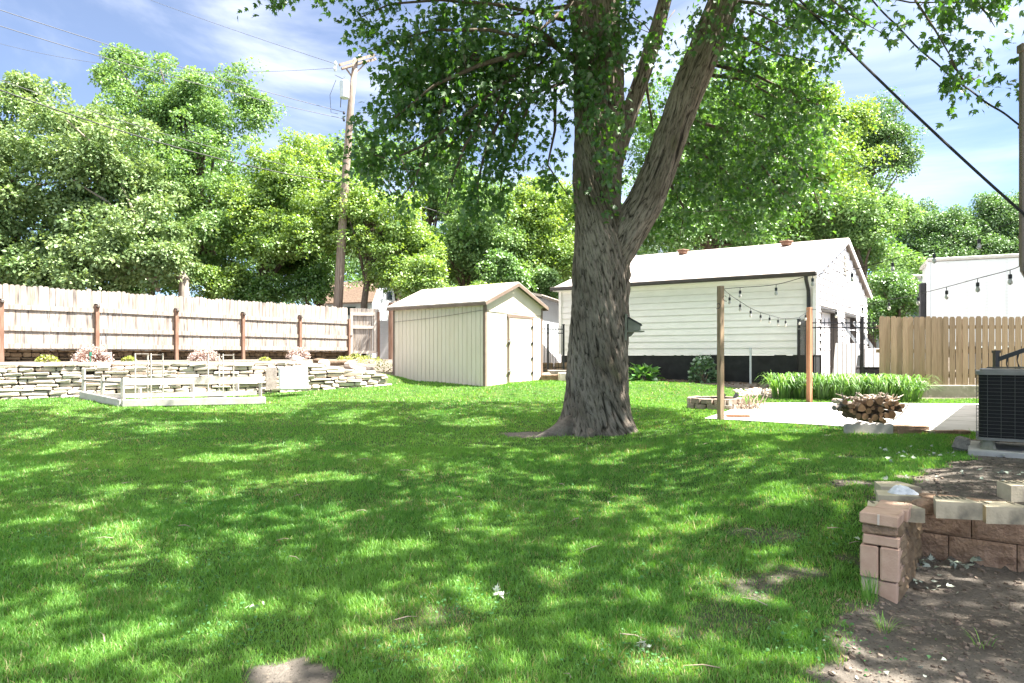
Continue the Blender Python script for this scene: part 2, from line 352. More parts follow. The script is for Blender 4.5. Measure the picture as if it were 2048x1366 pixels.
def mixc(a, bb, f, lo, hi):
    r = N('ShaderNodeMapRange'); r.inputs[1].default_value = lo; r.inputs[2].default_value = hi; L(f, r.inputs[0])
    m = N('ShaderNodeMix'); m.data_type = 'RGBA'
    for k, v in (('A', a), ('B', bb)):
        if isinstance(v, tuple): m.inputs[k].default_value = (*v, 1)
        else: L(v, m.inputs[k])
    L(r.outputs[0], m.inputs['Factor']); return m.outputs['Result']
soilc = mixc((.17,.15,.13), (.10,.086,.073), noise(1.6).outputs[0], .4, .62)
soilc = mixc(soilc, (.30,.25,.20), noise(22).outputs[0], .56, .68)
soilc = mixc(soilc, (.045,.034,.027), noise(60, 3).outputs[0], .60, .68)
lawnc = mixc((.04,.085,.02), (.075,.11,.03), noise(3).outputs[0], .4, .65)
col = mixc(lawnc, soilc, at.outputs['Fac'], .25, .7)
L(col, b.inputs['Base Color'])
bp = N('ShaderNodeBump'); bp.inputs['Strength'].default_value = .9; bp.inputs['Distance'].default_value = .03; L(noise(35, 8, .7).outputs[0], bp.inputs['Height']); L(bp.outputs[0], b.inputs['Normal'])
V = np.stack([GX.ravel(), GY.ravel(), GZ.ravel()], 1)
g = link('ground', V, faces, gm, smooth=True, attrs={'soil': soilf(GX, GY).ravel()}); struct(g)
# ---------------------------------------------------------------- grass
M['grass'] = leafmat('grass_blade', (.075,.235,.042), (.26,.46,.10), trans=.38, tcol=(1.35,1.35,.5), gloss=.025)
rs = np.random.RandomState(3)
_n = M['grass'].node_tree; _mx = [n for n in _n.nodes if n.type == 'MIX' and n.blend_type == 'MIX'][0]; _at = [n for n in _n.nodes if n.type == 'ATTRIBUTE'][0]
_r = _n.nodes.new('ShaderNodeMapRange'); _r.inputs[1].default_value = .95; _r.inputs[2].default_value = .99; _n.links.new(_at.outputs['Fac'], _r.inputs[0])
_m = _n.nodes.new('ShaderNodeMix'); _m.data_type = 'RGBA'; _m.inputs['B'].default_value = (.42, .36, .20, 1); _n.links.new(_r.outputs[0], _m.inputs['Factor'])
_to = [l.to_socket for l in _mx.outputs['Result'].links]; _n.links.new(_mx.outputs['Result'], _m.inputs['A'])      # dead straw-coloured blades
for _t in _to: _n.links.new(_m.outputs['Result'], _t)
def excl(x, y):
    """True where no grass grows"""
    sx_ = x-(-.692); sy_ = y-17.5
    a = sx_*(-.79)+sy_*.61; b_ = sx_*.61+sy_*.79
    m = (a > 0) & (a < 3.43) & (b_ > 0) & (b_ < 2.51)
    m |= (np.hypot(x-1.43, y-11.5) < .52)
    m |= inpoly(x, y, PATIO)
    m |= (np.hypot(x-4.33, y-14.55) < .6)
    return m
def inpoly(x, y, poly):
    r = np.zeros(x.shape, bool); n = len(poly)
    for i in range(n):
        x0, y0 = poly[i]; x1, y1 = poly[(i+1)%n]
        c = ((y0 > y) != (y1 > y)) & (x < (x1-x0)*(y-y0)/(y1-y0+1e-12)+x0); r ^= c
    return r
def g2(px, py, z): d = (CAMZ-z)*F/(py-HOR); return ((px-1024)/F*d, d)
PATIO = [g2(1408, 838, .37), g2(1500, 843, .37), g2(1640, 851, .37), g2(1725, 857, .37), g2(1800, 862, .37), (7.3, 9.9), (13.5, 15.9), g2(1900, 808.5, .37), g2(1700, 806, .37), g2(1530, 807, .37), g2(1480, 812, .37), g2(1455, 823, .37)]
def blades(y0, y1, dens, seg, wk, name_rows):
    A = .5*(y1*y1-y0*y0)*1.62; n = int(A*dens)
    y = np.sqrt(rs.rand(n)*(y1*y1-y0*y0)+y0*y0); x = (rs.rand(n)*1.62-.81)*y
    cl = fbm(x*3.3, y*3.3, 3); s = soilf(x, y)
    keep = (rs.rand(n) > s*1.15) & (rs.rand(n) < .55+.9*cl) & ~excl(x, y)
    t = (x-WL0[0])*wn[0]+(y-WL0[1])*wn[1]
    keep &= ~((t > 0) & (x < -3.6))
    x, y, cl = x[keep], y[keep], cl[keep]; n = len(x)
    z = zf(x, y)-.004
    big = fbm(x*1.1+40, y*1.1, 3)
    h = (.017+.030*rs.rand(n)**1.3)*(.55+.9*cl)*(.75+.5*big)*np.where(rs.rand(n) < .03, 1.7, 1)
    h *= 1-.5*s[keep]
    w = (wk[0]+wk[1]*y)*(.7+.6*rs.rand(n))
    a = rs.rand(n)*2*np.pi; lean = (.15+.75*rs.rand(n))*h; la = rs.rand(n)*2*np.pi
    wx, wy = np.cos(a)*w/2, np.sin(a)*w/2; lx, ly = np.cos(la)*lean, np.sin(la)*lean
    rnd = np.clip(rs.rand(n)*.65+.7*(fbm(x*.8+9, y*.8+4, 3)-.33), 0, .93)
    rnd[rs.rand(n) < .025+.22*s[keep]+.10*(fbm(x*1.7+70, y*1.7, 2) > .62)] = 1.0
    if seg == 1:
        v = np.stack([np.stack([x-wx, y-wy, z], 1), np.stack([x+wx, y+wy, z], 1), np.stack([x+lx, y+ly, z+h], 1)], 1).reshape(-1, 3)
        f = np.arange(3*n).reshape(n, 3); return v, f, np.repeat(rnd, 3)
    v = np.stack([np.stack([x-wx, y-wy, z], 1), np.stack([x+wx, y+wy, z], 1),
                  np.stack([x+lx*.35+wx*.8, y+ly*.35+wy*.8, z+h*.6], 1), np.stack([x+lx*.35-wx*.8, y+ly*.35-wy*.8, z+h*.6], 1),
                  np.stack([x+lx, y+ly, z+h], 1)], 1).reshape(-1, 3)
    b0 = np.arange(n)*5
    f = np.concatenate([np.stack([b0, b0+1, b0+2], 1), np.stack([b0, b0+2, b0+3], 1), np.stack([b0+3, b0+2, b0+4], 1)])
    return v, f, np.repeat(rnd, 5)
VV = []; FF = []; RR = []; off = 0
for (y0, y1, dn, sg, wk) in ((2.55, 4.2, 17000, 2, (.0022, .0005)), (4.2, 6.5, 10500, 2, (.0018, .0007)), (6.5, 10, 4600, 1, (.003, .0009)), (10, 14, 1700, 1, (.004, .0010)), (14, 19.5, 950, 1, (.005, .0012))):
    v, f, r = blades(y0, y1, dn, sg, wk, None); VV.append(v); FF.append(f+off); RR.append(r); off += len(v)
gr = link('grass', np.concatenate(VV), np.concatenate(FF), M['grass'], attrs={'rnd': np.concatenate(RR)})
tag(gr, 'short green mown grass covering the back yard', 'grass', kind='stuff')
del VV, FF, RR
# ---------------------------------------------------------------- leaf machinery
def frames(n, T, Nn):
    T = T/np.linalg.norm(T, axis=1, keepdims=True); B = np.cross(Nn, T); B /= np.linalg.norm(B, axis=1, keepdims=True)+1e-9
    return T, B, np.cross(T, B)
MAPLE = np.array([(0,0),(.10,.24),(.42,.50),(.36,.20),(.66,.26),(.62,.08),(1.0,0),(.62,-.08),(.66,-.26),(.36,-.20),(.42,-.50),(.10,-.24)])
MAPLE_F = np.array([(0,1,3),(1,2,3),(0,3,5),(3,4,5),(0,5,7),(5,6,7),(0,7,9),(7,8,9),(0,9,11),(9,10,11)])
QUAD = np.array([(0,0),(.5,.36),(1,0),(.5,-.36)]); QUAD_F = np.array([(0,1,2),(0,2,3)])
def leafmesh(Pp, T, Nn, size, shape='quad', fold=.18):
    n = len(Pp); T, B, Nn = frames(n, T, Nn)
    tv, tf = (MAPLE, MAPLE_F) if shape == 'maple' else (QUAD, QUAD_F)
    k = len(tv); s = size[:, None, None]
    v = Pp[:, None, :] + s*(tv[None, :, 0:1]*T[:, None, :] + tv[None, :, 1:2]*B[:, None, :] + (np.abs(tv[None, :, 1:2])*fold-(tv[None, :, 0:1]**2)*.22)*Nn[:, None, :])
    f = (tf[None]+(np.arange(n)*k)[:, None, None]).reshape(-1, 3)
    return v.reshape(-1, 3), f, k
def rdir(n, r=None):
    v = (r or rs).normal(size=(n, 3)); return v/np.linalg.norm(v, axis=1, keepdims=True)
def clump_leaves(cen, rad, per, size, r, up=.55, outer=None, flat=.75):
    """leaf clumps: cen Kx3, rad K ; leaves sit in the outer shell of each dome-shaped clump"""
    K = len(cen); ci = np.repeat(np.arange(K), per); n = len(ci)
    d = rdir(n, r); d[:, 2] = np.abs(d[:, 2])*np.where(r.rand(n) < .78, 1, -1)
    rr = rad[ci]*(.62+.45*r.rand(n)**.8)
    Pp = cen[ci]+d*rr[:, None]*np.array([1, 1, flat])
    Nn = d*.8+np.array([0, 0, up])+r.normal(size=(n, 3))*.38
    T = d+r.normal(size=(n, 3))*.6-np.array([0, 0, .35])
    sz = size*(.6+.7*r.rand(n))
    return Pp, T, Nn, sz, ci
def bg_tree(name, label, base, ell, nclump, per, leaf, cr, lm, trunk_r=.25, seed=1, bark='bark_bg', cat='tree', group=None, limbs=22, shell=.55, stem=None):
    """ell: list of (cx,cy,cz,rx,ry,rz) crown ellipsoids"""
    r = np.random.RandomState(seed); random.seed(seed)
    t = thing(name, label, cat, tuple(base), group)
    vol = np.array([e[3]*e[4]*e[5] for e in ell])**(2/3.); vol /= vol.sum()
    cs = []
    lobes = []                                             # uneven boughs, each carrying a handful of leaf clumps
    for e, v_ in zip(ell, vol):
        for _ in range(max(4, int(nclump*v_/9))):
            d = rdir(1, r)[0]
            if d[1] > .5 and r.rand() < .6: d[1] *= -1
            k = .35+.60*r.rand()**.7; lobes.append((e, np.array([e[0]+d[0]*e[3]*k, e[1]+d[1]*e[4]*k, e[2]+d[2]*e[5]*k]), .13+.16*r.rand()))
    while len(cs) < nclump:
        e, c_, s_ = lobes[r.randint(len(lobes))]; o_ = np.clip(r.normal(size=3), -1.7, 1.7)*s_*np.array([e[3], e[4], e[5]*.8])
        if r.rand() < .25: o_ *= 1.5
        cs.append(tuple(c_+o_))
    cs = np.array(cs); cs = cs[cs[:, 2] > base[2]+.35]
    rad = cr*(.55+.75*r.rand(len(cs)))
    Pp, T, Nn, sz, ci = clump_leaves(cs, rad, int(per*1.9), leaf*.70, r)
    v, f, k = leafmesh(Pp, T, Nn, sz)
    crn = r.rand(len(cs)); rnd = np.clip(.35*crn[ci]+.65*r.rand(len(ci)), 0, 1)
    link('crown', v, f, lm, t, attrs={'rnd': np.repeat(rnd, k)})
    mb = MB(); top = max(e[2]+e[5]*.5 for e in ell); e0 = max(ell, key=lambda e: e[3]*e[5])
    stem = stem or [(base[0]+.15, base[1], base[2]+.4*(e0[2]-base[2])), (e0[0], e0[1], e0[2])]
    pts = [(base[0], base[1], base[2]-.3)]+list(stem)+[(e0[0]+.2, e0[1], e0[2]+e0[5]*.45)]
    m = len(pts); mb.tube(pts, [trunk_r*1.2]+[trunk_r*(1-.75*i/(m-1)) for i in range(1, m)], 9)
    for j in range(limbs):
        c = cs[r.randint(len(cs))]; h = r.uniform(.3, .95)
        zz = base[2]+(e0[2]-base[2])*h*1.15; s0 = np.array([base[0]+(e0[0]-base[0])*h, base[1]+(e0[1]-base[1])*h, min(zz, c[2])])
        mid = (s0+c)/2+np.array([0, 0, .25*np.linalg.norm(c-s0)*.4])
        mb.tube([s0, mid, c], [trunk_r*.38, trunk_r*.24, trunk_r*.07], 5)
    mb.build('trunk', M[bark], t, smooth=True)
    return t
# ================================================================ BIG SILVER MAPLE
TD = 11.5
def bark_tube(pts, n, step, depth_of=None, ridge=.024, flare=False, twist=1.6, seed=0):
    """pts: (px,py,width_px,depth) -> displaced tube verts, faces, uv-like attributes"""
    c = np.array([tuple(P(p[0], p[1], p[3])) for p in pts]); rad = np.array([p[2]*.965/F*p[3]/2 for p in pts])
    seg = np.r_[0, np.cumsum(np.linalg.norm(np.diff(c, axis=0), axis=1))]
    s = np.arange(0, seg[-1], step)
    def sm(col):
        v = np.interp(s, seg, col); k = int(.28/step)|1; ker = np.hanning(k+2)[1:-1]; ker /= ker.sum()
        vp = np.pad(v, (k//2, k//2), mode='edge'); return np.convolve(vp, ker, 'valid')
    cx = np.stack([sm(c[:, i]) for i in range(3)], 1); rr = sm(rad)
    d = np.gradient(cx, axis=0); d /= np.linalg.norm(d, axis=1, keepdims=True)
    x = np.cross(d, np.array([0, 1., 0])); x /= np.linalg.norm(x, axis=1, keepdims=True); y = np.cross(d, x)
    th = np.arange(n)/n*2*np.pi
    S, TH = np.meshgrid(s, th, indexing='ij')
    per = rr.mean()*2*np.pi
    nw = max(6, int(round(per/.040)))           # bark furrow columns round the trunk
    U = (TH/(2*np.pi)+S*twist/(per*6.3))*nw
    def tile(u, v, o=0): # periodic in u with nw
        u = u % nw; w = ss(u, nw-2, nw); return vn(u+o, v+o)*(1-w)+vn(u-nw+o+256, v+o)*w
    w1 = tile(U, S*2.2, 3)*1.2
    rg = 1-np.abs(2*tile(U+w1*0, S*3.1+w1, 0+seed)-1); rg = rg**1.5
    rg2 = tile((U*2) % (nw), S*9, 9)
    lump = fbm(np.cos(TH)*1.3+5+seed, S*.8+np.sin(TH)*1.3, 3)-.5
    fade = np.clip(rr/.35, .35, 1)[:, None]
    rad2 = rr[:, None]*(1+.16*lump)+(rg*-1.0+.5)*ridge*fade+ (rg2-.5)*ridge*.6*fade
    if flare:
        fl = np.exp(-np.maximum(S-.36, 0)/.24)
        rad2 = rad2+fl*(.07*np.cos(TH*5+1.1)+.05*np.cos(TH*3+.4)+.22*np.clip(np.cos(TH-FLA), 0, 1)**3)
        # long seam running up the face of the trunk
        sm_ = np.exp(-((np.mod(TH-(SEAM+S*.16)+np.pi, 2*np.pi)-np.pi)/.10)**2)*np.exp(-((S-1.9)/1.1)**2); rad2 -= sm_*.07
    v = cx[:, None, :]+x[:, None, :]*(np.cos(TH)*rad2)[..., None]+y[:, None, :]*(np.sin(TH)*rad2)[..., None]
    m = len(s); i = np.arange(m*n).reshape(m, n); j = np.roll(i, -1, 1)
    f = np.stack([i[:-1].ravel(), j[:-1].ravel(), j[1:].ravel(), i[1:].ravel()], 1)
    return v.reshape(-1, 3), f, (U/nw*per).ravel(), S.ravel(), np.clip(rg, 0, 1).ravel()
FLA = 2.6; SEAM = 5.0
D = TD
tubes = [
 ([(1190,905,215,D),(1190,880,180,D),(1192,862,160,D),(1193,845,146,D),(1194,820,134,D),(1194,780,128,D),(1196,700,122,D),(1199,620,118,D),(1202,560,119,D),(1203,500,113,D),(1198,440,100,D),(1191,380,92,D),(1189,320,88,D),(1180,250,62,D-.1),(1172,180,52,D-.15),(1166,90,42,D-.2),(1150,-40,36,D-.6),(1120,-260,24,D-1.3)], 300, .02, .034, True),
 ([(1206,470,50,D+.1),(1210,400,62,D+.05),(1214,330,66,D),(1216,250,70,D),(1211,150,74,D),(1206,50,72,D),(1200,-100,66,D+.1),(1192,-300,52,D+.2),(1180,-560,30,D+.3)], 170, .025, .026, False),
 ([(1188,620,50,D),(1214,540,84,D-.05),(1250,470,96,D-.08),(1290,405,92,D-.1),(1320,335,82,D-.15),(1346,260,78,D-.2),(1376,180,80,D-.25),(1410,100,82,D-.3),(1442,20,78,D-.35),(1478,-80,70,D-.4),(1510,-220,56,D-.3),(1560,-430,34,D-.2)], 190, .025, .026, False),
 ([(1222,370,34,D+.2),(1240,290,42,D+.2),(1262,220,40,D+.2),(1292,130,37,D+.25),(1318,45,35,D+.3),(1345,-60,30,D+.4),(1385,-220,20,D+.6)], 90, .03, .012, False)]
VV = []; FF = []; A1 = []; A2 = []; A3 = []; off = 0
for k, (pp, n, st, rd, fl) in enumerate(tubes):
    pp = [(p[0], p[1], p[2]*((1, 1, .82, .85)[k]), p[3]) for p in pp]
    v, f, u_, s_, rg_ = bark_tube(pp, n, st, ridge=rd, flare=fl, twist=(1.1 if k == 0 else .3), seed=k*13)
    VV.append(v); FF.append(f+off); A1.append(u_); A2.append(s_); A3.append(rg_); off += len(v)
bm = bpy.data.materials.new('silver_maple_bark'); bm.use_nodes = True
nt = bm.node_tree; N = nt.nodes.new; L = nt.links.new; b = nt.nodes['Principled BSDF']; b.inputs['Roughness'].default_value = .95; b.inputs['Specular IOR Level'].default_value = .15
au = N('ShaderNodeAttribute'); au.attribute_name = 'bu'; av = N('ShaderNodeAttribute'); av.attribute_name = 'bv'; ar = N('ShaderNodeAttribute'); ar.attribute_name = 'furrow'
cb = N('ShaderNodeCombineXYZ'); L(au.outputs['Fac'], cb.inputs[0]); L(av.outputs['Fac'], cb.inputs[1])
mp = N('ShaderNodeMapping'); mp.inputs['Scale'].default_value = (42, 5.5, 1); L(cb.outputs[0], mp.inputs[0])
nA = N('ShaderNodeTexNoise'); nA.inputs['Scale'].default_value = 1; nA.inputs['Detail'].default_value = 6; nA.inputs['Roughness'].default_value = .65; L(mp.outputs[0], nA.inputs[0])
mp2 = N('ShaderNodeMapping'); mp2.inputs['Scale'].default_value = (1.6, .7, 1); L(cb.outputs[0], mp2.inputs[0])
nB = N('ShaderNodeTexNoise'); nB.inputs['Scale'].default_value = 1.5; nB.inputs['Detail'].default_value = 4; L(mp2.outputs[0], nB.inputs[0])
def mixn(a, bb, f, lo, hi):
    r = N('ShaderNodeMapRange'); r.inputs[1].default_value = lo; r.inputs[2].default_value = hi; L(f, r.inputs[0])
    m = N('ShaderNodeMix'); m.data_type = 'RGBA'
    for k, v in (('A', a), ('B', bb)):
        if isinstance(v, tuple): m.inputs[k].default_value = (*v, 1)
        else: L(v, m.inputs[k])
    L(r.outputs[0], m.inputs['Factor']); return m.outputs['Result']
c_ = mixn((.285,.24,.20), (.16,.13,.104), nB.outputs[0], .38, .62)
c_ = mixn(c_, (.12,.115,.06), nB.outputs[0], .60, .75)
c_ = mixn((.065,.053,.042), c_, nA.outputs[0], .36, .54)
c_ = mixn(c_, (.02,.016,.013), ar.outputs['Fac'], .80, .99)
L(c_, b.inputs['Base Color'])
bp = N('ShaderNodeBump'); bp.inputs['Strength'].default_value = .9; bp.inputs['Distance'].default_value = .025; L(nA.outputs[0], bp.inputs['Height']); L(bp.outputs[0], b.inputs['Normal'])
maple = thing('maple_tree', 'huge old silver maple with furrowed grey trunk forking over the lawn', 'tree', (1.43, 11.5, .2))
link('trunk', np.concatenate(VV), np.concatenate(FF), bm, maple, smooth=True, attrs={'bu': np.concatenate(A1), 'bv': np.concatenate(A2), 'furrow': np.concatenate(A3)})
# surface roots
mb = MB()
for pp in ([(1150,842,60,D-.2),(1110,862,44,D-.35),(1070,874,26,D-.5),(1030,884,12,D-.6)], [(1235,845,50,D-.3),(1262,864,30,D-.4),(1285,874,12,D-.45)], [(1180,858,60,D-.4),(1165,876,30,D-.6)], [(1215,858,60,D-.42),(1222,878,24,D-.62)]):
    mb.tube([P(p[0], p[1]+14, p[3]) for p in pp], [p[2]/F*D/2 for p in pp], 10)
link('root', mb.v, mb.f, M['root'], maple, smooth=True)
# branches + boughs: each bough is a branch line with leaf sprays along it  (px,py,depth, halfwidth_px)
B_ = []
def bough(pts, w, dens=1.0, r0=.035): B_.append((pts, w, dens, r0))
# left side
bough([(1160,130,11.3),(1085,70,11.1),(1045,105,10.9),(960,130,10.6),(870,170,10.4),(790,235,10.2)], 34, 1.1, .07)
bough([(1130,40,11.2),(1000,10,10.8),(880,0,10.5),(780,8,10.2),(706,42,10.0)], 20, .9)
bough([(1100,90,11),(980,60,10.6),(870,60,10.3),(800,78,10.1),(738,102,10)], 24, 1.0)
bough([(1060,110,11.4),(940,120,11),(850,120,10.7),(780,190,10.4)], 34)
bough([(1040,140,11.6),(950,190,11.3),(870,225,11),(768,238,10.8)], 30)
bough([(1030,150,11),(930,230,10.8),(850,290,10.6),(780,320,10.4),(718,300,10.3)], 33, 1.2)
bough([(980,200,11.2),(900,290,11),(830,340,10.9),(740,330,10.7)], 32, 1.0)
bough([(1000,190,10.9),(930,290,10.7),(905,360,10.6),(890,410,10.5)], 30, 1.2)
bough([(1020,200,11),(970,300,10.9),(955,370,10.8),(958,425,10.8)], 28, 1.2)
bough([(1060,200,11.2),(1030,280,11.1),(1005,350,11),(1000,385,11)], 26)
bough([(1110,180,11.4),(1110,260,11.3),(1095,330,11.2),(1135,390,11.2)], 25, .8)
bough([(1140,160,11.3),(1060,190,11),(1000,240,10.8)], 36, .9)
bough([(1130,-20,11),(960,-40,10.5),(800,-40,10.2),(650,-25,10),(545,0,9.8)], 18, .8)
bough([(1150,0,10.8),(1080,60,10.6),(1040,40,10.4)], 40, .8)
for (x0, x1, yy) in ((900, 1150, 30), (850, 1000, 100), (1000, 1150, 130), (880, 1000, 160), (800, 900, 130)):
    bough([(x1, yy-20, 11.8), ((x0+x1)/2, yy, 11.6), (x0, yy+25, 11.4)], 42, .75)
bough([(900,180,10.9),(860,270,10.8),(830,360,10.7),(800,400,10.7)], 30, .9)
bough([(960,100,11.2),(900,150,11),(840,200,10.8)], 40, .8)
bough([(1100,100,11.5),(1060,160,11.4),(1020,250,11.3)], 40, .8)
# leaves hanging in front of the trunk
bough([(1205,60,11.0),(1180,130,10.85),(1170,190,10.8)], 28, .7)
bough([(1230,90,11),(1200,160,10.8),(1210,230,10.75),(1215,300,10.75),(1218,340,10.8)], 20, 1.1, .012)
for pp_, w_, d_ in (([(1165,20,10.9),(1150,90,10.8),(1140,150,10.7)],26,1.0), ([(1190,90,10.8),(1185,170,10.7),(1180,230,10.7)],24,.9), ([(1230,150,10.8),(1235,210,10.75),(1225,260,10.7)],20,.9), ([(1240,0,10.9),(1225,60,10.8),(1250,110,10.7)],30,1.0), ([(1195,230,10.8),(1205,290,10.75),(1210,330,10.7)],14,.9), ([(1350,20,11),(1320,60,10.9),(1290,110,10.9)],26,.8), ([(1470,-20,10.9),(1450,40,10.8),(1430,70,10.8)],26,.8), ([(1215,440,10.95),(1200,400,10.9),(1180,405,10.9)],8,.5)):
    bough(pp_, w_, d_, .008)
bough([(1222,10,11),(1290,50,10.9),(1330,100,10.8)], 26, .7, .014)
bough([(1430,-20,10.7),(1400,60,10.6),(1420,90,10.6)], 24, .6)
bough([(1480,420,11.2),(1200,430,11.1)], 1, .01, .004)
# right side, in front of and behind the leaning limb
for pts, w, dn in (
 ([(1440,60,11.6),(1500,80,11.5),(1560,110,11.4),(1640,125,11.2)], 32, 1.0),
 ([(1430,130,11.7),(1510,150,11.7),(1590,190,11.6),(1650,215,11.5)], 32, .9),
 ([(1420,150,11.9),(1490,160,12),(1560,200,12.2),(1600,260,12.4)], 38, .8),
 ([(1350,230,12),(1450,260,12.4),(1540,300,12.8),(1600,330,13)], 40, .9),
 ([(1340,260,12.3),(1420,320,12.8),(1500,380,13.2),(1560,400,13.5)], 40, 1.0),
 ([(1330,300,12.4),(1400,380,12.8),(1470,440,13.2),(1500,480,13.4)], 36, 1.0),
 ([(1320,330,12.2),(1370,420,12.6),(1360,470,12.8)], 34, .8),
 ([(1290,330,12.6),(1290,400,12.8),(1290,470,12.9)], 24, .8),
 ([(1450,200,12.8),(1560,250,13.4),(1640,300,14)], 44, .8),
 ([(1480,120,13),(1570,60,13),(1640,30,13)], 44, .8),
 ([(1400,90,12.6),(1390,160,13),(1400,240,13.2)], 44, .8),
 ([(1290,150,12.4),(1300,220,13),(1310,280,13)], 26, .5),
 ([(1450,0,11.2),(1540,10,10.6),(1600,40,10.2)], 36, .8),
 ([(1540,260,13),(1620,360,13.4),(1640,420,13.6)], 40, .7),
 ([(1520,330,13),(1600,430,13.4)], 40, .7)):
    bough(pts, w, dn)
# overhanging sprays at the upper right, nearer the camera
for pts, w, dn in (
 ([(1560,-60,9.6),(1700,-20,9),(1820,5,8.6),(1930,5,8.4),(2020,8,8.3)], 22, 1.0),
 ([(1640,-20,9),(1700,30,8.8),(1770,70,8.7)], 17, 1.0),
 ([(1560,-10,9.6),(1650,40,9.2),(1700,60,9)], 22, .7),
 ([(1830,0,8.6),(1870,60,8.5),(1905,120,8.4),(1930,175,8.4)], 22, 1.1),
 ([(1900,120,8.4),(1930,165,8.4),(1968,150,8.4)], 10, .8),
 ([(1950,0,8.4),(1975,30,8.35),(1990,55,8.3)], 16, .9),
 ([(1500,20,9.9),(1560,50,9.7),(1600,60,9.6)], 24, .7)):
    bough(pts, w, dn, .016)
rs2 = np.random.RandomState(11)
br = MB(); SP = []; SD_ = []; 
for pts, w, dn, r0 in B_:
    c = np.array([tuple(P(*p)) for p in pts]); m = len(c)
    br.tube([Vector(q) for q in c], [r0*(1-.8*i/(m-1)) for i in range(m)], 6)
    seg = np.r_[0, np.cumsum(np.linalg.norm(np.diff(c, axis=0), axis=1))]; Ln = seg[-1]
    wm = w/F*c[:, 1].mean()
    ns = int(Ln*wm*2*56*dn)+2
    t = rs2.rand(ns)**.8*Ln; q = np.stack([np.interp(t, seg, c[:, i]) for i in range(3)], 1)
    dd = np.stack([np.interp(t, seg[1:], np.diff(c, axis=0)[:, i]) for i in range(3)], 1); dd /= np.linalg.norm(dd, axis=1, keepdims=True)
    o = rs2.normal(size=(ns, 3))*np.array([.55, .8, .55])*wm
    SP.append(q+o); SD_.append(dd*.8+o/(wm+.01)*.5+rs2.normal(size=(ns, 3))*.3)
    for k in range(0, ns, 7):
        a = Vector(q[k]); bb = Vector(q[k]+o[k]*1.2); br.tube([a, (a+bb)/2+Vector((0,0,.03)), bb], [.007, .005, .003], 4)
SP = np.concatenate(SP); SD_ = np.concatenate(SD_); SD_ /= np.linalg.norm(SD_, axis=1, keepdims=True)
def sprays(SP, SD_, nl, Ls, r, size, shape):
    n = len(SP); t = r.rand(n, nl); Lr = Ls*(.6+.8*r.rand(n, 1))
    q = SP[:, None, :]+SD_[:, None, :]*(t*Lr)[..., None]+r.normal(size=(n, nl, 3))*.055
    q[..., 2] -= (t**2)*.16*Lr
    T = SD_[:, None, :]*.5+r.normal(size=(n, nl, 3))*.55+np.array([0, 0, -.55])
    Nn = np.array([0, 0, .75])+r.normal(size=(n, nl, 3))*.6
    return q.reshape(-1, 3), T.reshape(-1, 3), Nn.reshape(-1, 3), (size*(.65+.6*r.rand(n*nl)))
q, T, Nn, sz = sprays(SP, SD_, 11, .32, rs2, .108, 'maple')
v1, f1, k1 = leafmesh(q, T, Nn, sz, 'maple')
r1_ = np.repeat(np.clip(rs2.rand(len(q))*.8+.2*(fbm(q[:, 0], q[:, 2], 2)-.3), 0, 1), k1)
NVIS = len(q)
# the part of the crown above the picture that shades the lawn
cc = []
rs3 = np.random.RandomState(21)
HOLES = []
_st = [(i, j) for i in range(44) for j in range(44)]; rs3.shuffle(_st); _si = 0
while _si < len(_st):
    i_, j_ = _st[_si]; _si += 1; u_, v_ = (i_+rs3.rand())/22-1, (j_+rs3.rand())/22-1
    k = math.hypot(u_, v_); a = math.atan2(v_, u_)
    if k > 1+.10*math.sin(a*7)+.06*math.sin(a*13): continue
    x = 2.2+10.2*k*math.cos(a); y = 7.6+8.2*k*math.sin(a)
    z = max(7.6, .53*y+2.3)+rs3.rand()*3.2*(1.1-k*.6)
    gx_ = x-.995*z/1.73; gy_ = y+.08*z/1.73
    if vn(gx_*.5+40, gy_*.7+3) > .93: continue
    cc.append((x, y, z))
cc = np.array(cc); rad = .32+.34*rs3.rand(len(cc))
Pp, T2, N2, s2, ci = clump_leaves(cc, rad, 64, .17, rs3, flat=.5)
v2, f2, k2 = leafmesh(Pp, T2, N2, s2)
M['maple'] = leafmat('silver_maple_leaf', (.026,.085,.018), (.075,.18,.034), trans=.46, tcol=(1.9,1.75,.5), gloss=.07)
def gaps(Q, keep, soft=0):
    # openings in the crown: leaves along some sun paths are missing
    gx_ = Q[:, 0]-(Q[:, 2]-.15)*SX/hn/math.tan(R(SUN_EL)); gy_ = Q[:, 1]-(Q[:, 2]-.15)*SY/hn/math.tan(R(SUN_EL)); m = np.zeros(len(Q), bool)
    for (px, py, rx, ry) in FLECK:
        z = float(np.interp(py, [730, 850, 900, 1000, 1400], [.6, .3, .2, .1, 0])); d = (CAMZ-z)*F/(py-HOR); x0 = (px-1024)/F*d; a = max(.10, rx/F*d); b_ = max(.14, ry*d*d/(F*(CAMZ-z)))
        m |= ((gx_-x0)/a)**2+((gy_-d)/b_)**2 < .8+.5*vn(Q[:, 0]*7, Q[:, 1]*7)
    m |= (fbm(gx_*1.25+60, gy_*1.25+11, 2) > .80)
    m |= (fbm(gx_*.9+20, gy_*.9+51, 2) > .60) & (gy_ > 12.3)
    m |= (gy_ > 15.3) | ((gx_ < -4.5) & (gy_ > 13.6)) | ((gx_ > 3.2) & (gy_ > 9.9+.25*np.sin(gx_*3)))
    m2 = (Q[:, 2] > 6.5) & (Q[:, 0] > 4.3) & (Q[:, 1] > 10.6) & (r_gap.rand(len(Q)) < .55)
    m |= m2
    return ~m | (r_gap.rand(len(Q)) < keep)
r_gap = np.random.RandomState(5)
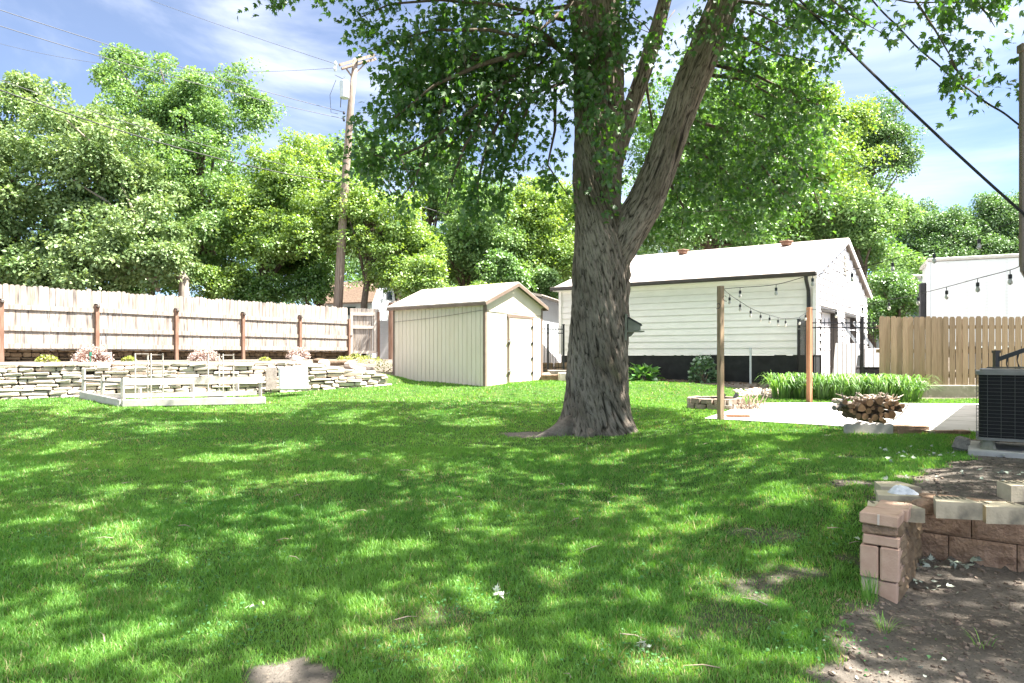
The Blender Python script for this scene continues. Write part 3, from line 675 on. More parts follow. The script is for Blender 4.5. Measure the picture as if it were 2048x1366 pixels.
FLECK = [(650,945,60,10),(840,938,26,12),(780,957,22,8),(720,950,25,6),(230,970,50,9),(30,940,42,18),(110,925,30,8),(250,1085,48,13),(385,1112,42,15),(330,1095,25,9),(150,1182,42,18),(110,1240,30,12),(720,1030,38,12),(688,1008,26,9),(620,1072,24,8),(755,1088,42,17),(840,1085,28,10),(500,1010,25,7),(590,1050,20,6),(965,1124,27,11),(1152,1086,34,13),(1220,1013,28,13),(1155,1125,34,14),(1120,1140,26,9),(1265,998,30,8),(1390,1050,60,9),(1330,1040,30,10),(1300,1025,20,8),(1492,925,32,12),(1468,948,28,8),(1582,955,18,11),(1330,915,20,7),(530,872,95,10),(602,878,42,16),(420,905,50,7),(500,905,40,7),(240,1290,95,38),(330,1250,60,20),(520,1205,80,24),(470,1260,50,20),(595,1330,60,30),(1525,1180,62,13),(1590,1210,40,12),(1440,1150,40,10),(1270,855,22,8),(1480,835,60,5),(1600,850,40,5),(330,845,60,6),(150,880,50,6),(60,860,40,7),(880,1040,20,7),(930,1165,22,8),(1040,1060,22,8),(1080,945,26,7),(1000,1190,20,8),(1700,880,50,8),(1560,905,26,6),(860,860,50,6),(950,835,50,5),(760,845,60,5),(1340,1190,30,9),(1250,1270,50,14),(1340,1330,90,20),(1060,1310,50,16),(800,1290,40,14),(880,1220,30,10),(60,1040,40,10),(180,1010,30,7),(1640,1010,16,6),(1120,905,30,6),(1620,1130,24,7)]
for_v = (gaps(q, .35) | (q[:, 2] < 3.0)) & ~((q[:, 2] < CAMZ+(HOR-478)/F*q[:, 1]) & (q[:, 0] > 1245/F*0+(1245-1024)/F*q[:, 1]))
k2n = np.repeat(for_v, k1); v1_idx = np.where(for_v)[0]
q, T, Nn, sz = q[for_v], T[for_v], Nn[for_v], sz[for_v]; v1, f1, k1 = leafmesh(q, T, Nn, sz, 'maple'); r1_ = r1_[k2n]
g2_ = gaps(Pp, .06); Pp, T2, N2, s2 = Pp[g2_], T2[g2_], N2[g2_], s2[g2_]; v2, f2, k2 = leafmesh(Pp, T2, N2, s2)
link('crown', np.concatenate([v1, v2]), np.concatenate([f1, f2+len(v1)]), M['maple'], maple, attrs={'rnd': np.concatenate([r1_, np.repeat(rs3.rand(len(Pp)), k2)])})
for k in range(0, len(cc), 22):
    c = cc[k]; s0 = np.array([1.5+rs3.normal()*.8, 11.5, 7.5+rs3.rand()*2]); br.tube([s0, (s0+c)/2+np.array([0,0,.3]), c], [.035, .02, .006], 5)
br.build('branch', M['bark_bg'], maple, smooth=True)
print('maple leaves', NVIS, len(Pp))
# ================================================================ BACKGROUND TREES
LM = {
 'linden': leafmat('pale_broad_leaf', (.075,.15,.045), (.31,.41,.19), trans=.26, tcol=(1.3,1.25,.6), gloss=.03),
 'locust': leafmat('blue_green_leaf', (.07,.16,.05), (.26,.39,.15), trans=.32, tcol=(1.4,1.4,.6), gloss=.03),
 'bright': leafmat('yellow_green_leaf', (.085,.19,.04), (.30,.42,.12), trans=.38, tcol=(1.5,1.4,.4), gloss=.05),
 'deep': leafmat('deep_green_leaf', (.04,.12,.025), (.17,.31,.075), trans=.36, tcol=(1.5,1.5,.5), gloss=.08),
 'far': leafmat('far_muted_leaf', (.07,.15,.055), (.16,.26,.10), trans=.3, tcol=(1.3,1.4,.6), gloss=.05)}
def E(px, py, d, rx, ry, dy=None):
    """ellipsoid from picture centre + radii in px at depth d"""
    c = P(px, py, d); a = rx/F*d; return (c.x, c.y, c.z, a, dy or a*.8, ry/F*d)
def gb(px, d): return (P(px, 0, d).x, d, 1.3)
bg_tree('linden_tree', 'dense pale-leaved tree at the far left behind the board fence', gb(40, 31), [E(-60,430,31,200,240), E(70,310,31,110,125), E(20,480,29,180,130), E(0,220,31.5,75,60)], 430, 85, .24, .62, LM['linden'], .35, 1)
bg_tree('linden_tree', 'rounded pale-leaved tree in front of the taller tree, its grey trunk above the fence', gb(362, 29.5), [E(215,330,30,120,160), E(270,440,29,115,120), E(330,500,28.5,70,60), E(190,500,29.5,150,95), E(165,255,31,60,65)], 380, 85, .22, .60, LM['linden'], .28, 2, bark='bark_pale')
bg_tree('ash_tree', 'tall open-crowned tree topping the left tree line against the sky', gb(430, 36), [E(300,200,36,100,80), E(400,210,36,100,85), E(510,240,36,48,55), E(400,370,35,140,130), E(460,480,33,90,110), E(250,150,37,45,35)], 520, 70, .21, .62, LM['locust'], .35, 3, limbs=30, shell=.35)
bg_tree('elm_tree', 'yellow-green bushy tree just left of the utility pole', gb(505, 33), [E(560,400,34,95,110), E(610,330,35,75,60), E(520,470,32,70,90), E(620,480,32,70,100)], 380, 80, .19, .58, LM['bright'], .25, 4)
bg_tree('elm_tree', 'deep green tree directly behind the foot of the utility pole', gb(640, 36), [E(640,500,36,90,90), E(590,540,35,60,50), E(660,400,37,60,70)], 240, 75, .19, .6, LM['deep'], .25, 5)
bg_tree('mulberry_tree', 'spreading light green tree with bare dark lower branches right of the utility pole', gb(722, 31), [E(750,440,32,85,75), E(810,480,32,60,70), E(700,420,32.5,55,60), E(790,540,31,45,45)], 330, 80, .17, .48, LM['bright'], .2, 6, limbs=36, shell=.5)
bg_tree('cedar_bush', 'dark dense bush behind the gambrel-roofed building', gb(790, 33), [E(795,520,34,45,60)], 70, 80, .16, .45, LM['deep'], .12, 7)
bg_tree('locust_tree', 'airy pale tree far behind, rising between pole and maple', gb(850, 46), [E(740,350,46,90,65), E(860,370,46,95,75), E(650,320,47,45,40), E(950,400,45,80,70)], 330, 60, .26, .85, LM['locust'], .3, 8)
bg_tree('oak_tree', 'broad deep green tree behind the beige shed roof', gb(930, 36), [E(930,470,36,100,90), E(870,520,35,60,60), E(1010,520,36,80,70)], 360, 80, .20, .62, LM['locust'], .3, 9, limbs=24)
bg_tree('elm_tree', 'bright yellow-green tree between the shed roof and the big maple trunk', gb(1085, 38), [E(1080,440,38,95,80), E(1110,520,37,75,70), E(1020,470,38,50,60)], 330, 80, .20, .62, LM['bright'], .28, 10)
bg_tree('sapling', 'light yellow-green sapling poking above the shed ridge', gb(955, 24), [E(955,572,24,13,26), E(925,580,24,16,12), E(995,575,24,12,18), E(900,585,24,10,8)], 60, 34, .11, .17, LM['bright'], .03, 12)
bg_tree('walnut_tree', 'large bright green tree behind the garage roof, right of the maple trunk', gb(1420, 32), [E(1400,330,33,150,150), E(1500,280,34,120,140), E(1320,440,31,90,80), E(1450,460,31,120,60)], 640, 80, .20, .68, LM['deep'], .35, 13, limbs=26)
bg_tree('walnut_tree', 'yellow-green leafy tree over the garage gable peak', gb(1600, 33), [E(1600,330,34,100,130), E(1560,210,35,95,80), E(1640,420,32,80,90), E(1690,240,35,40,60)], 520, 80, .20, .62, LM['bright'], .3, 14, limbs=24)
bg_tree('hackberry_tree', 'open tree with spreading dark branches right of the garage peak', gb(1690, 38), [E(1740,280,38,80,70), E(1790,290,38,40,55), E(1690,380,37,80,60)], 260, 62, .19, .60, LM['far'], .3, 15, limbs=44, shell=.45)
bg_tree('hackberry_tree', 'pale green rounded tree beside the garage gable', gb(1740, 31), [E(1700,460,31,75,70), E(1760,470,32,60,60), E(1770,420,33,45,35), E(1790,560,30,50,50)], 340, 78, .18, .50, LM['locust'], .2, 16)
bg_tree('bush', 'low dense bush between the garage and the white box', gb(1790, 27), [E(1790,600,27,45,50), E(1765,640,26.5,35,35)], 110, 80, .12, .36, LM['deep'], .08, 17, cat='bush')
for i, (px, py, rx, ry, lab) in enumerate(((1840,480,60,60,'muted green distant tree left of the white box, seen over the bush'), (1900,470,55,45,'distant muted tree with a forked bare trunk over the white box'), (1975,450,45,60,'tallest wispy distant tree over the white box'), (2050,470,55,65,'distant tree at the right edge behind the downspout'))):
    bg_tree('distant_tree', lab, gb(px, 52), [E(px,py,52,rx,ry), E(px-10,py+60,51,rx*1.1,50), E(px+20,py-25,52.5,rx*.5,ry*.7)], 300, 60, .22, .70, LM['far'], .22, 30+i, bark='bark_pale', group='muted trees beyond the white box', limbs=26)
for i, (px, d, py, rx, ry, lm, lab) in enumerate(((-190,40,330,170,190,'deep','dark tree outside the left edge of the tree line'), (300,52,430,260,170,'deep','dark tree deep behind the left tree line'), (780,58,520,240,100,'far','dark tree deep behind the pole and shed'), (1230,50,500,200,110,'far','dark tree deep behind the big maple trunk'), (1560,48,440,220,150,'deep','dark tree deep behind the garage'))):
    bg_tree('backing_tree', lab, gb(px, d), [E(px,py,d,rx,ry), E(px,py+110,d,rx*1.1,80)], 330, 60, .36, 1.35, LM[lm], .35, 50+i)

for i, (px, py, rx, ry, d, lm, lab) in enumerate(((450,575,45,40,31.5,'bright','low bright shrub above the fence right of the grey tree trunk'), (530,580,55,38,32,'deep','low dark shrub above the middle of the board fence'), (610,575,55,45,32.5,'deep','dark shrub above the fence just left of the utility pole'), (840,565,45,40,30,'bright','pale shrub behind the left end of the shed roof'), (1010,560,50,40,31,'deep','deep green shrub behind the shed ridge'), (1095,575,40,40,32,'locust','pale shrub above the outbuilding roof beside the maple trunk'), (20,560,80,60,33,'deep','dark shrub above the left end of the board fence'), (270,575,80,40,32,'deep','dark shrub above the fence below the pale trees'))):
    bg_tree('shrub', lab, gb(px, d), [E(px,py,d,rx,ry)], 75, 70, .17, .42, LM[lm], .06, 80+i, cat='shrub', group='shrubs behind the fences', limbs=8)
# ================================================================ BUILDINGS
V3 = lambda a, z: Vector((a[0], a[1], z))
class Fr:
    """plan frame: origin o, axes u and v"""
    def __init__(s, o, u, v): s.o = np.array(o, float); s.u = np.array(u, float); s.v = np.array(v, float)
    def __call__(s, a, b, z): p = s.o+s.u*a+s.v*b; return Vector((p[0], p[1], z))
    def blk(s, mb, a0, a1, b0, b1, z0, z1):
        q = [s(a0,b0,z0), s(a1,b0,z0), s(a1,b1,z0), s(a0,b1,z0)]; mb.slab(q, (0,0,z1-z0)); return mb
# ---- beige shed: u = long wall going back-left, v = door wall going back-right
SF = Fr((-.692, 17.5), (-.79, .613), (.613, .79)); SL, SW = 3.43, 2.51; Z0, Z1, ZR = .70, 2.87, 3.40
shed = thing('shed', 'beige gabled garden shed with brown trim and a closed door', 'shed', tuple(SF(SL/2, SW/2, Z0)))
mb = MB(); SF.blk(mb, .02, SL-.02, .02, SW-.02, Z0, Z1); mb.build('wall_core', M['groove'], shed)
mb = MB(); x = .0; k = 0
while x < SL-.05:                                  # grooved siding, one board at a time
    w = .204 if k % 2 == 0 else .100; w = .1525
    SF.blk(mb, x+.005, min(x+w, SL)-.005, -.006, .02, Z0, Z1-.01); x += w; k += 1
SF.blk(mb, 0, SL, SW-.02, SW+.006, Z0, Z1); SF.blk(mb, SL-.02, SL+.006, 0, SW, Z0, Z1)
def shed_front(mb, y0, y1, z0, z1): SF.blk(mb, -.006, .02, y0, y1, z0, z1)
for (a, b_, z0, z1) in ((.0, .93, Z0, 2.62), (2.06, SW, Z0, 2.62), (.93, 2.06, 2.56, 2.62)): shed_front(mb, a, b_, z0, z1)
mb.slab([SF(-.012,0,2.625), SF(-.012,SW,2.625), SF(-.012,SW,Z1), SF(-.012,SW/2,ZR-.02), SF(-.012,0,Z1)], SF(.03,0,0)-SF(0,0,0))
mb.slab([SF(SL,0,Z1-.01), SF(SL,SW,Z1-.01), SF(SL,SW/2,ZR-.02)], SF(-.03,0,0)-SF(0,0,0))
mb.build('siding', M['shed_side'], shed)
rf = MB()
for (b0, b1) in ((-.14, SW/2), (SW+.14, SW/2)):
    zl = Z1-.03
    rf.slab([SF(-.13,b0,zl), SF(SL+.13,b0,zl), SF(SL+.13,b1,ZR+.04), SF(-.13,b1,ZR+.04)], (0,0,.035))
rf.build('roof', M['shingle'], shed)
tr = MB()
tr.beam(SF(-.13,-.135,Z1-.065), SF(SL+.13,-.135,Z1-.065), .02, .08); tr.beam(SF(-.13,SW+.135,Z1-.065), SF(SL+.13,SW+.135,Z1-.065), .02, .08)
for bb, zz in ((-.14, Z1-.06), (SW+.14, Z1-.06)):
    tr.beam(SF(-.14,bb,zz), SF(-.14,SW/2,ZR-.005), .02, .085); 
for (a, b_) in ((.0,.0), (SL,.0), (0,SW)):
    SF.blk(tr, a-.022 if a == 0 else a-.05, a+.05 if a == 0 else a+.022, b_-.022 if b_ == 0 else b_-.05, b_+.05 if b_ == 0 else b_+.022, Z0-.02, Z1-.05)
tr.build('trim', M['shed_trim'], shed)
dr = MB(); SF.blk(dr, -.03, 0, .985, 2.01, Z0+.07, 2.50); door = dr.build('door', M['shed_side'], shed)
df = MB()
for (a, b_, z0, z1) in ((.93, .985, Z0+.03, 2.50), (2.01, 2.05, Z0+.03, 2.50), (.91, 2.07, 2.503, 2.575)): SF.blk(df, -.040, -.0065, a, b_, z0, z1)
df.build('door_frame', M['shed_trim'], shed)
for z in (.98, 1.38, 1.8, 2.25):
    h = MB(); SF.blk(h, -.055, -.042, 1.95, 2.03, z, z+.05); h.tube([SF(-.06,2.005,z-.01), SF(-.06,2.005,z+.06)], .012, 6); h.build('hinge', M['black'], door)
for z in (1.05, 1.85):
    h = MB(); SF.blk(h, -.075, -.042, .90, 1.05, z, z+.035); h.tube([SF(-.07,.96,z-.05), SF(-.07,.96,z+.08)], .012, 6); h.build('latch', M['steel'], door)
cbl = [SF(-.02, SW-.05, 2.60)]+[SF(-.03, SW*(1-i/6), 2.60+.06*(i/6)) for i in range(1, 7)]+[SF(SL*i/8, -.03, 2.66-.22*i/8-.03*math.sin(math.pi*i/8)) for i in range(1, 9)]
tag(MB().tube(cbl, .006, 5).build('cable', M['shed_trim']), 'thin pale cable strung along the top of the beige shed wall', 'cable')
# ---- white garage: u = long wall going back-left, v = gable wall going back-right
GF = Fr((7.965, 18.0), (-.84, .5426), (.585, .811)); GL, GWD = 7.59, 8.45; GZ0, GZS, GZE, GZR = .55, 1.5, 3.62, 5.02
gar = thing('garage', 'white lap-sided garage with black foundation and pale shingle roof', 'garage', tuple(GF(GL/2, GWD/2, GZ0)))
D1 = (.72, 2.98); D2 = (4.15, 6.2); ZD = 2.78
mb = MB(); GF.blk(mb, 0, GL, 0, .14, GZ0, GZS-.01); mb.build('foundation', M['black_block'], gar)
for a, b_ in ((.141, D1[0]), (D1[1], D2[0]), (D2[1], GWD)): mb = MB(); GF.blk(mb, 0, .14, a, b_, GZ0, GZS-.01); mb.build('foundation', M['black_block'], gar)
mb = MB(); nrow = int((GZE-GZS)/.193)+1
def lap(mb, p0, p1, nrm, z, h):
    a = Vector((p0[0],p0[1],z)); b_ = Vector((p1[0],p1[1],z)); n_ = Vector((nrm[0],nrm[1],0))
    q = [a+n_*.030, b_+n_*.030, b_+n_*.006+Vector((0,0,h)), a+n_*.006+Vector((0,0,h)), a-n_*.02, b_-n_*.02, b_-n_*.02+Vector((0,0,h)), a-n_*.02+Vector((0,0,h))]
    mb.add(q, [(0,1,2,3),(7,6,5,4),(4,5,1,0),(3,2,6,7),(0,3,7,4),(1,5,6,2)])
for k in range(nrow):
    z = GZS+k*.193; lap(mb, GF(-.01,0,0), GF(GL,0,0), -GF.v, z+.006, min(.1865, GZE-z))
for k in range(19):
    z = GZS+k*.193; 
    if z > GZR-.1: break
    lo_, hi_ = 0, GWD
    if z > GZE-.2: q = max(0, (z+.19-GZE)/(GZR-GZE)); lo_ = GWD/2*q; hi_ = GWD-lo_
    if lo_ >= hi_: break
    segs = [(lo_, hi_)]
    if z < ZD-.05: segs = [(lo_, D1[0]), (D1[1], D2[0]), (D2[1], hi_)]
    for (a, b_) in segs: lap(mb, GF(0,a,0), GF(0,b_,0), -GF.u, z+.006, .1865)
GF.blk(mb, .02, GL, GWD-.1, GWD, GZS, GZE); GF.blk(mb, GL-.1, GL, .05, GWD-.1, GZS, GZE)
mb.build('siding', M['paint_white'], gar)
mb = MB(); mb.slab([GF(.03,0,GZS), GF(.03,0,GZE), GF(.03,GWD/2,GZR-.05), GF(.03,GWD/2,ZD), GF(.03,D1[0],ZD), GF(.03,D1[0],GZS)], GF(.1,0,0)-GF(0,0,0))
mb.slab([GF(.03,GWD,GZE), GF(.03,GWD,GZS), GF(.03,D2[1],GZS), GF(.03,D2[1],ZD), GF(.03,GWD/2+.01,ZD), GF(.03,GWD/2+.01,GZR-.05)], GF(.1,0,0)-GF(0,0,0))
GF.blk(mb, .03, .13, D1[1], D2[0], GZ0, ZD-.01); GF.blk(mb, .145, GL, .02, .12, GZS, GZE)
mb.build('wall', M['paint_white'], gar)
OV = .32
rf = MB()
for (b0, b1) in ((-OV, GWD/2), (GWD+OV, GWD/2)):
    sl_ = (GZR-GZE)/(GWD/2); ze = GZE-sl_*OV*.4+.02
    rf.slab([GF(-.12,b0,ze), GF(GL+.15,b0,ze), GF(GL+.15,b1,GZR+.1), GF(-.12,b1,GZR+.1)], (0,0,.05))
roof = rf.build('roof', M['shingle'], gar)
for a in (1.6, 5.0):
    v_ = MB(); c = GF(a, GWD/2-.5, GZR+.05); v_.box(c, (.26,.26,.12), rz=.6, bev=.03); v_.box(c+Vector((0,0,.07)), (.32,.32,.04), rz=.6, bev=.015); v_.build('roof_vent', M['post_red'], roof)
mb = MB(); ze = GZE-.03
mb.beam(GF(-.13,-OV-.05,ze+.02), GF(GL+.16,-OV-.05,ze+.02), .11, .12, bev=.02); gt = mb.build('gutter', M['gutter'], gar)
mb = MB(); GF.blk(mb, -.1, GL+.12, -OV+.01, 0.02, ze-.045, ze-.02); mb.build('soffit', M['paint_white'], gar)
mb = MB(); mb.beam(GF(-.125,-OV,ze+.02), GF(-.125,GWD/2,GZR+.06), .03, .13); mb.beam(GF(-.125,GWD+OV,ze+.02), GF(-.125,GWD/2,GZR+.06), .03, .13); mb.build('rake_board', M['paint_white'], gar)
mb = MB(); mb.tube([GF(.12,-OV-.05,ze), GF(.12,-OV-.03,ze-.12), GF(.12,-.10,ze-.38), GF(.12,-.07,ze-.55), GF(.12,-.07,GZ0+.3), GF(.12,-.2,GZ0+.2)], .05, 8); mb.build('downspout', M['black'], gar)
for a in (GF(-.025,-.025,0), GF(GL,-.03,0)): mb = MB(); mb.box((a.x,a.y,(GZS+GZE)/2), (.09,.09,GZE-GZS-.03), rz=math.atan2(.5426,-.84)); mb.build('corner_trim', M['paint_white'], gar)
for (a, b_) in (D1, D2):
    dd = MB(); GF.blk(dd, .16, .20, a-.02, b_+.02, GZ0+.1, ZD+.02)
    for k in range(1, 4): GF.blk(dd, .15, .161, a, b_, GZ0+.1+k*.5, GZ0+.12+k*.5)
    dr_ = dd.build('overhead_door', M['paint_white'], gar)
    jm = MB(); GF.blk(jm, -.03, .158, b_-.06, b_+.012, GZ0+.1, ZD); GF.blk(jm, -.03, .158, a-.012, a+.05, GZ0+.1, ZD); GF.blk(jm, -.03, .158, a+.051, b_-.061, ZD-.05, ZD+.012)
    jm.build('door_frame', M['gutter'], gar)
gv = MB()
for k in range(8): z = GZR-1.0+k*.085; GF.blk(gv, -.05, -.024, GWD/2-.2, GWD/2+.2, z, z+.05)
GF.blk(gv, -.0245, -.0235, GWD/2-.24, GWD/2+.24, GZR-1.05, GZR-.3); gv.build('gable_vent', M['conc_grey'], gar)
tag(MB().tube([P(1501,768,18.55), P(1501,700,18.6)], .028, 10).tube([P(1501,700,18.6), P(1501,696,18.6)], .036, 10).build('vent_pipe', M['grey_metal'], None), 'grey plastic pipe standing up against the black garage foundation', 'pipe')
# ---- neighbour's pale building between shed and garage
nb = thing('outbuilding', 'outbuilding with pale roof and eave shade painted blue-grey on its upper wall between shed and garage', 'building', (1.2, 25, .9))
NF = Fr((.55, 22.2), (.30, .954), (-.954, .30)); 
mb = MB(); NF.blk(mb, .5, 5.5, 0, 3, 2.28, 3.47); mb.build('wall', M['bluegrey'], nb)  # wall colour darkened to blue-grey for the shade under the eave
mb = MB(); NF.blk(mb, .49, 5.5, -.04, 3, .9, 2.275); mb.build('sunlit_lower_wall', M['paint_white'], nb)  # same wall, coloured whiter for the sun below the eave shade
mb = MB(); mb.slab([NF(.3,-.35,3.42), NF(5.8,-.35,3.42), NF(5.8,1.5,3.80), NF(.3,1.5,3.80)], (0,0,.07)); mb.slab([NF(.3,3.35,3.42), NF(5.8,3.35,3.42), NF(5.8,1.5,3.80), NF(.3,1.5,3.80)], (0,0,.07)); mb.build('roof', M['shingle'], nb)
mb = MB(); mb.beam(NF(.3,-.36,3.41), NF(5.8,-.36,3.41), .03, .09); mb.build('fascia', M['gutter'], nb)
# ---- gambrel building far behind, right of the pole
gb_ = thing('gambrel_house', 'small white gambrel-roofed building with patchy brown shingles', 'building', (-9.6, 42, 1.3))
HF = Fr((-8.6, 42), (-.93, .37), (.37, .93)); hw = 2.0
mb = MB(); HF.blk(mb, 0, 4.2, 0, 2*hw, 1.2, 4.75); mb.slab([HF(0,0,4.75), HF(0,2*hw,4.75), HF(0,2*hw-.5,5.7), HF(0,hw,6.2), HF(0,.5,5.7)], HF(.1,0,0)-HF(0,0,0)); mb.build('wall', M['bluegrey'], gb_)
mb = MB(); mb.slab([HF(-.1,-.12,4.7), HF(4.3,-.12,4.7), HF(4.3,.5,5.75), HF(-.1,.5,5.75)], (0,0,.08)); mb.slab([HF(-.1,.5,5.75), HF(4.3,.5,5.75), HF(4.3,hw,6.25), HF(-.1,hw,6.25)], (0,0,.08)); mb.slab([HF(-.1,2*hw,4.7), HF(4.3,2*hw,4.7), HF(4.3,hw,6.25), HF(-.1,hw,6.25)], (0,0,.08)); mb.build('roof', M['brown_shingle'], gb_)
mb = MB(); HF.blk(mb, -.04, 0, hw-.3, hw+.25, 5.05, 5.55); mb.build('window', M['glass'], gb_)
for a in (1.2, 3.0): mb = MB(); HF.blk(mb, a, a+.8, -.04, 0, 4.0, 4.5); mb.build('window', M['glass'], gb_)
tag(MB().slab([P(752,722,33.4), P(800,722,33.4), P(800,640,33.4), P(752,641,33.4)], (0,.3,0)).build('concrete_wall', M['paint_white']), 'bright white wall seen in the gap between the gate and the beige shed', 'wall')
# ================================================================ LEFT BOARD FENCE
FO = np.array([-6.93, 28.93]); FD = np.array([-.596, -.803]); FN = np.array([.803, -.596])   # FD runs towards the camera-left; FN faces the yard
LF = Fr(FO, FD, FN)
fn = thing('board_fence', 'long weathered privacy fence of grey upright boards above the stone terrace', 'fence', tuple(LF(7, 0, 1.33)))
rsf = random.Random(5)
mb = MB(); x = .05
while x < 16.9:
    w = .136+rsf.uniform(-.004, .004); zt = 3.50+rsf.uniform(-.035, .03); zb = 1.65+rsf.uniform(-.03, .02); y0 = rsf.uniform(-.004, .004)
    poly = [(x, zb), (x+w, zb), (x+w, zt-.04), (x+w-.03, zt-.008), (x+w/2, zt), (x+.03, zt-.008), (x, zt-.04)]
    mb.slab([LF(a, y0, z) for a, z in poly], LF(0,-.018,0)-LF(0,0,0)); x += w+rsf.choice((.004, .006, .009, .013))
mb.build('board_panel', M['fence_old'], fn)
SP_ = 2.462
for i in range(7):
    for z in (2.87, 2.25, 1.76):
        r_ = MB(); r_.beam(LF(i*SP_+.065, .024, z+rsf.uniform(-.012,.012)), LF((i+1)*SP_-.065, .024, z+rsf.uniform(-.012,.012)), .040, .135); r_.build('rail', M['fence_old'], fn)
for i in range(7):
    p_ = MB(); c = LF(i*SP_, .05, 0); p_.box((c.x, c.y, 2.15), (.11, .11, 1.75), rz=math.atan2(FD[1], FD[0]), bev=.006)
    po = p_.build('post', M['post_red'], fn)
    if i > 0:
        l_ = MB(); l_.box((c.x, c.y, 3.06), (.13,.13,.03), rz=math.atan2(FD[1], FD[0]), bev=.01); q = LF(i*SP_, .13, 3.0); l_.box(q, (.10,.10,.10), rz=math.atan2(FD[1], FD[0]), bev=.02, taper=.7); l_.build('post_light', M['gutter'], po)
GT = Fr(FO+np.array([.06, 0]), (.97, .243), (.243, -.97))
gt_ = thing('wooden_gate', 'framed wooden gate of upright boards at the far end of the fence', 'gate', tuple(GT(.55, 0, 1.45)))
mb = MB(); x = .0
while x < 1.1:
    mb.slab([GT(x, 0, 1.62), GT(x+.13, 0, 1.62), GT(x+.13, 0, 3.48+rsf.uniform(-.02,.02)), GT(x, 0, 3.48)], GT(0,-.018,0)-GT(0,0,0)); x += .136
mb.build('board_panel', M['fence_old'], gt_)
mb = MB()
for (a, b_, z0, z1) in ((.02, .12, 1.55, 3.32), (1.0, 1.1, 1.55, 3.32), (.121, .999, 3.18, 3.30), (.121, .999, 2.62, 2.74), (.121, .999, 1.56, 1.68)): GT.blk(mb, a, b_, .003, .045, z0, z1)
mb.build('gate_frame', M['timber_pale'], gt_)
mb = MB(); c = GT(1.2, .0, 0); mb.box((c.x, c.y, 2.35), (.09,.09,2.0)); mb.build('post', M['post_red'], gt_)
mb = MB(); GT.blk(mb, -.04, .1, .046, .07, 2.3, 2.33); mb.build('latch', M['black'], gt_)
mb = MB(); a = P(781, 720, 27); mb.box((a.x, a.y, 2.4), (.14,.14,2.35)); pf = thing('far_fence', 'short length of board fence with a brown end post just left of the shed roof', 'fence', (a.x, a.y, 1.2)); mb.build('post', M['post_red'], pf)
mb = MB()
for k in range(14): mb.box((a.x+.15+k*.14, a.y+.1+k*.05, 2.65), (.13,.02,2.0), rz=.3)
mb.build('board_panel', M['fence_old'], pf)
# ================================================================ STONE WORK
def stone(mb, c, sz, rz, rng, j=.012): mb.box(c, sz, rz=rz+rng.uniform(-.05,.05), rx=rng.uniform(-.04,.04), bev=min(.025, sz[2]*.28), jit=j)
WF = Fr(WL0, wdir, wn)
sw = thing('stone_wall', 'pale dry-stacked limestone retaining wall along the left edge of the lawn', 'wall', tuple(WF(2, .1, .58)))
rg = random.Random(9); mb = MB(); ang = math.atan2(wdir[1], wdir[0])
z = -.02; row = 0
while z < .86:
    h = rg.uniform(.065, .11); x = -3.2+rg.uniform(0, .2)
    while x < 8.2:
        l = rg.uniform(.16, .52); gz = float(zf(*(WF.o+WF.u*(x+l/2)+WF.v*(-.25)))); top = float(np.interp(x, [-5, 0, 3, 6.0, 7.0, 8.5], [1.30, 1.32, 1.35, 1.35, 1.14, .95]))
        zz = gz+z
        if zz+h*.6 < top and rg.random() < .985:
            stone(mb, WF(x+l/2, .10+rg.uniform(-.03,.03), zz+h/2), (l-.012, .30, h-.010), ang, rg)
        x += l
    z += h
mb.build('stonework', M['limestone'], sw)
mb = MB(); mb.slab([WF(-3.3,.14,.4), WF(6.0,.14,.4), WF(6.0,.14,1.27), WF(-3.3,.14,1.25)], WF(0,.1,0)-WF(0,0,0)); mb.slab([WF(6.0,.14,.4), WF(7.9,.14,.4), WF(7.9,.14,.9), WF(6.0,.14,1.26)], WF(0,.1,0)-WF(0,0,0)); mb.build('core', M['dark_gap'], sw)
bw = thing('fieldstone_wall', 'low brown fieldstone wall in shadow under the board fence', 'wall', tuple(LF(7, -.4, 1.3)))
mb = MB(); z = 1.25
while z < 1.95:
    h = rg.uniform(.08, .15); x = -1
    while x < 17:
        l = rg.uniform(.15, .42); stone(mb, LF(x+l/2, -.42, z+h/2), (l-.015, .3, h-.012), math.atan2(FD[1], FD[0]), rg, .015); x += l
    z += h
mb.build('stonework', M['stone_brown'], bw)
mb = MB(); LF.blk(mb, -1, 17, -.52, -.40, 1.2, 1.9); mb.build('core', M['dark_gap'], bw)
rocks = [(596,719,18.2,.34,.16,'flat pale rock under the dry shrub beside the white board'), (612,729,17.9,.30,.16,'pale rock behind the top corner of the white board'), (636,744,17.9,.30,.14,'brown-stained rock just right of the white board'), (655,757,17.8,.40,.15,'wide rock at the foot of the rock pile near the grass'), (648,728,18.3,.26,.18,'upright rock at the left end of the grey log'), (680,746,18.6,.36,.16,'pale rock below the middle of the grey log'), (700,731,18.9,.32,.26,'tall pointed rock at the right end of the grey log'), (718,741,19.2,.36,.15,'flat rock right of the pointed rock'), (735,737,19.6,.34,.12,'thin slab rock beside the yellow-green plants'), (672,763,17.9,.36,.10,'low rock half sunk in the grass edge'), (705,756,18.5,.42,.11,'long flat rock at the lawn edge below the log'), (742,751,19.4,.40,.10,'last flat rock before the shed shadow')]
for (px, py, d, w, h, lab) in rocks:
    c = P(px, py, d); mb = MB(); mb.box(c, (w, .28, h), rz=rg.uniform(-.4,.4), rx=rg.uniform(-.2,.2), ry=rg.uniform(-.25,.25), bev=h*.3, jit=.02)
    tag(mb.build('rock', M['limestone']), lab, 'rock', 'loose rocks at the end of the stone wall')
mb = MB(); a = P(626, 722, 18.7); b_ = P(700, 727, 18.9); pts = [a.lerp(b_, t)+Vector((0,0,.02*math.sin(t*9))) for t in np.linspace(0, 1, 9)]
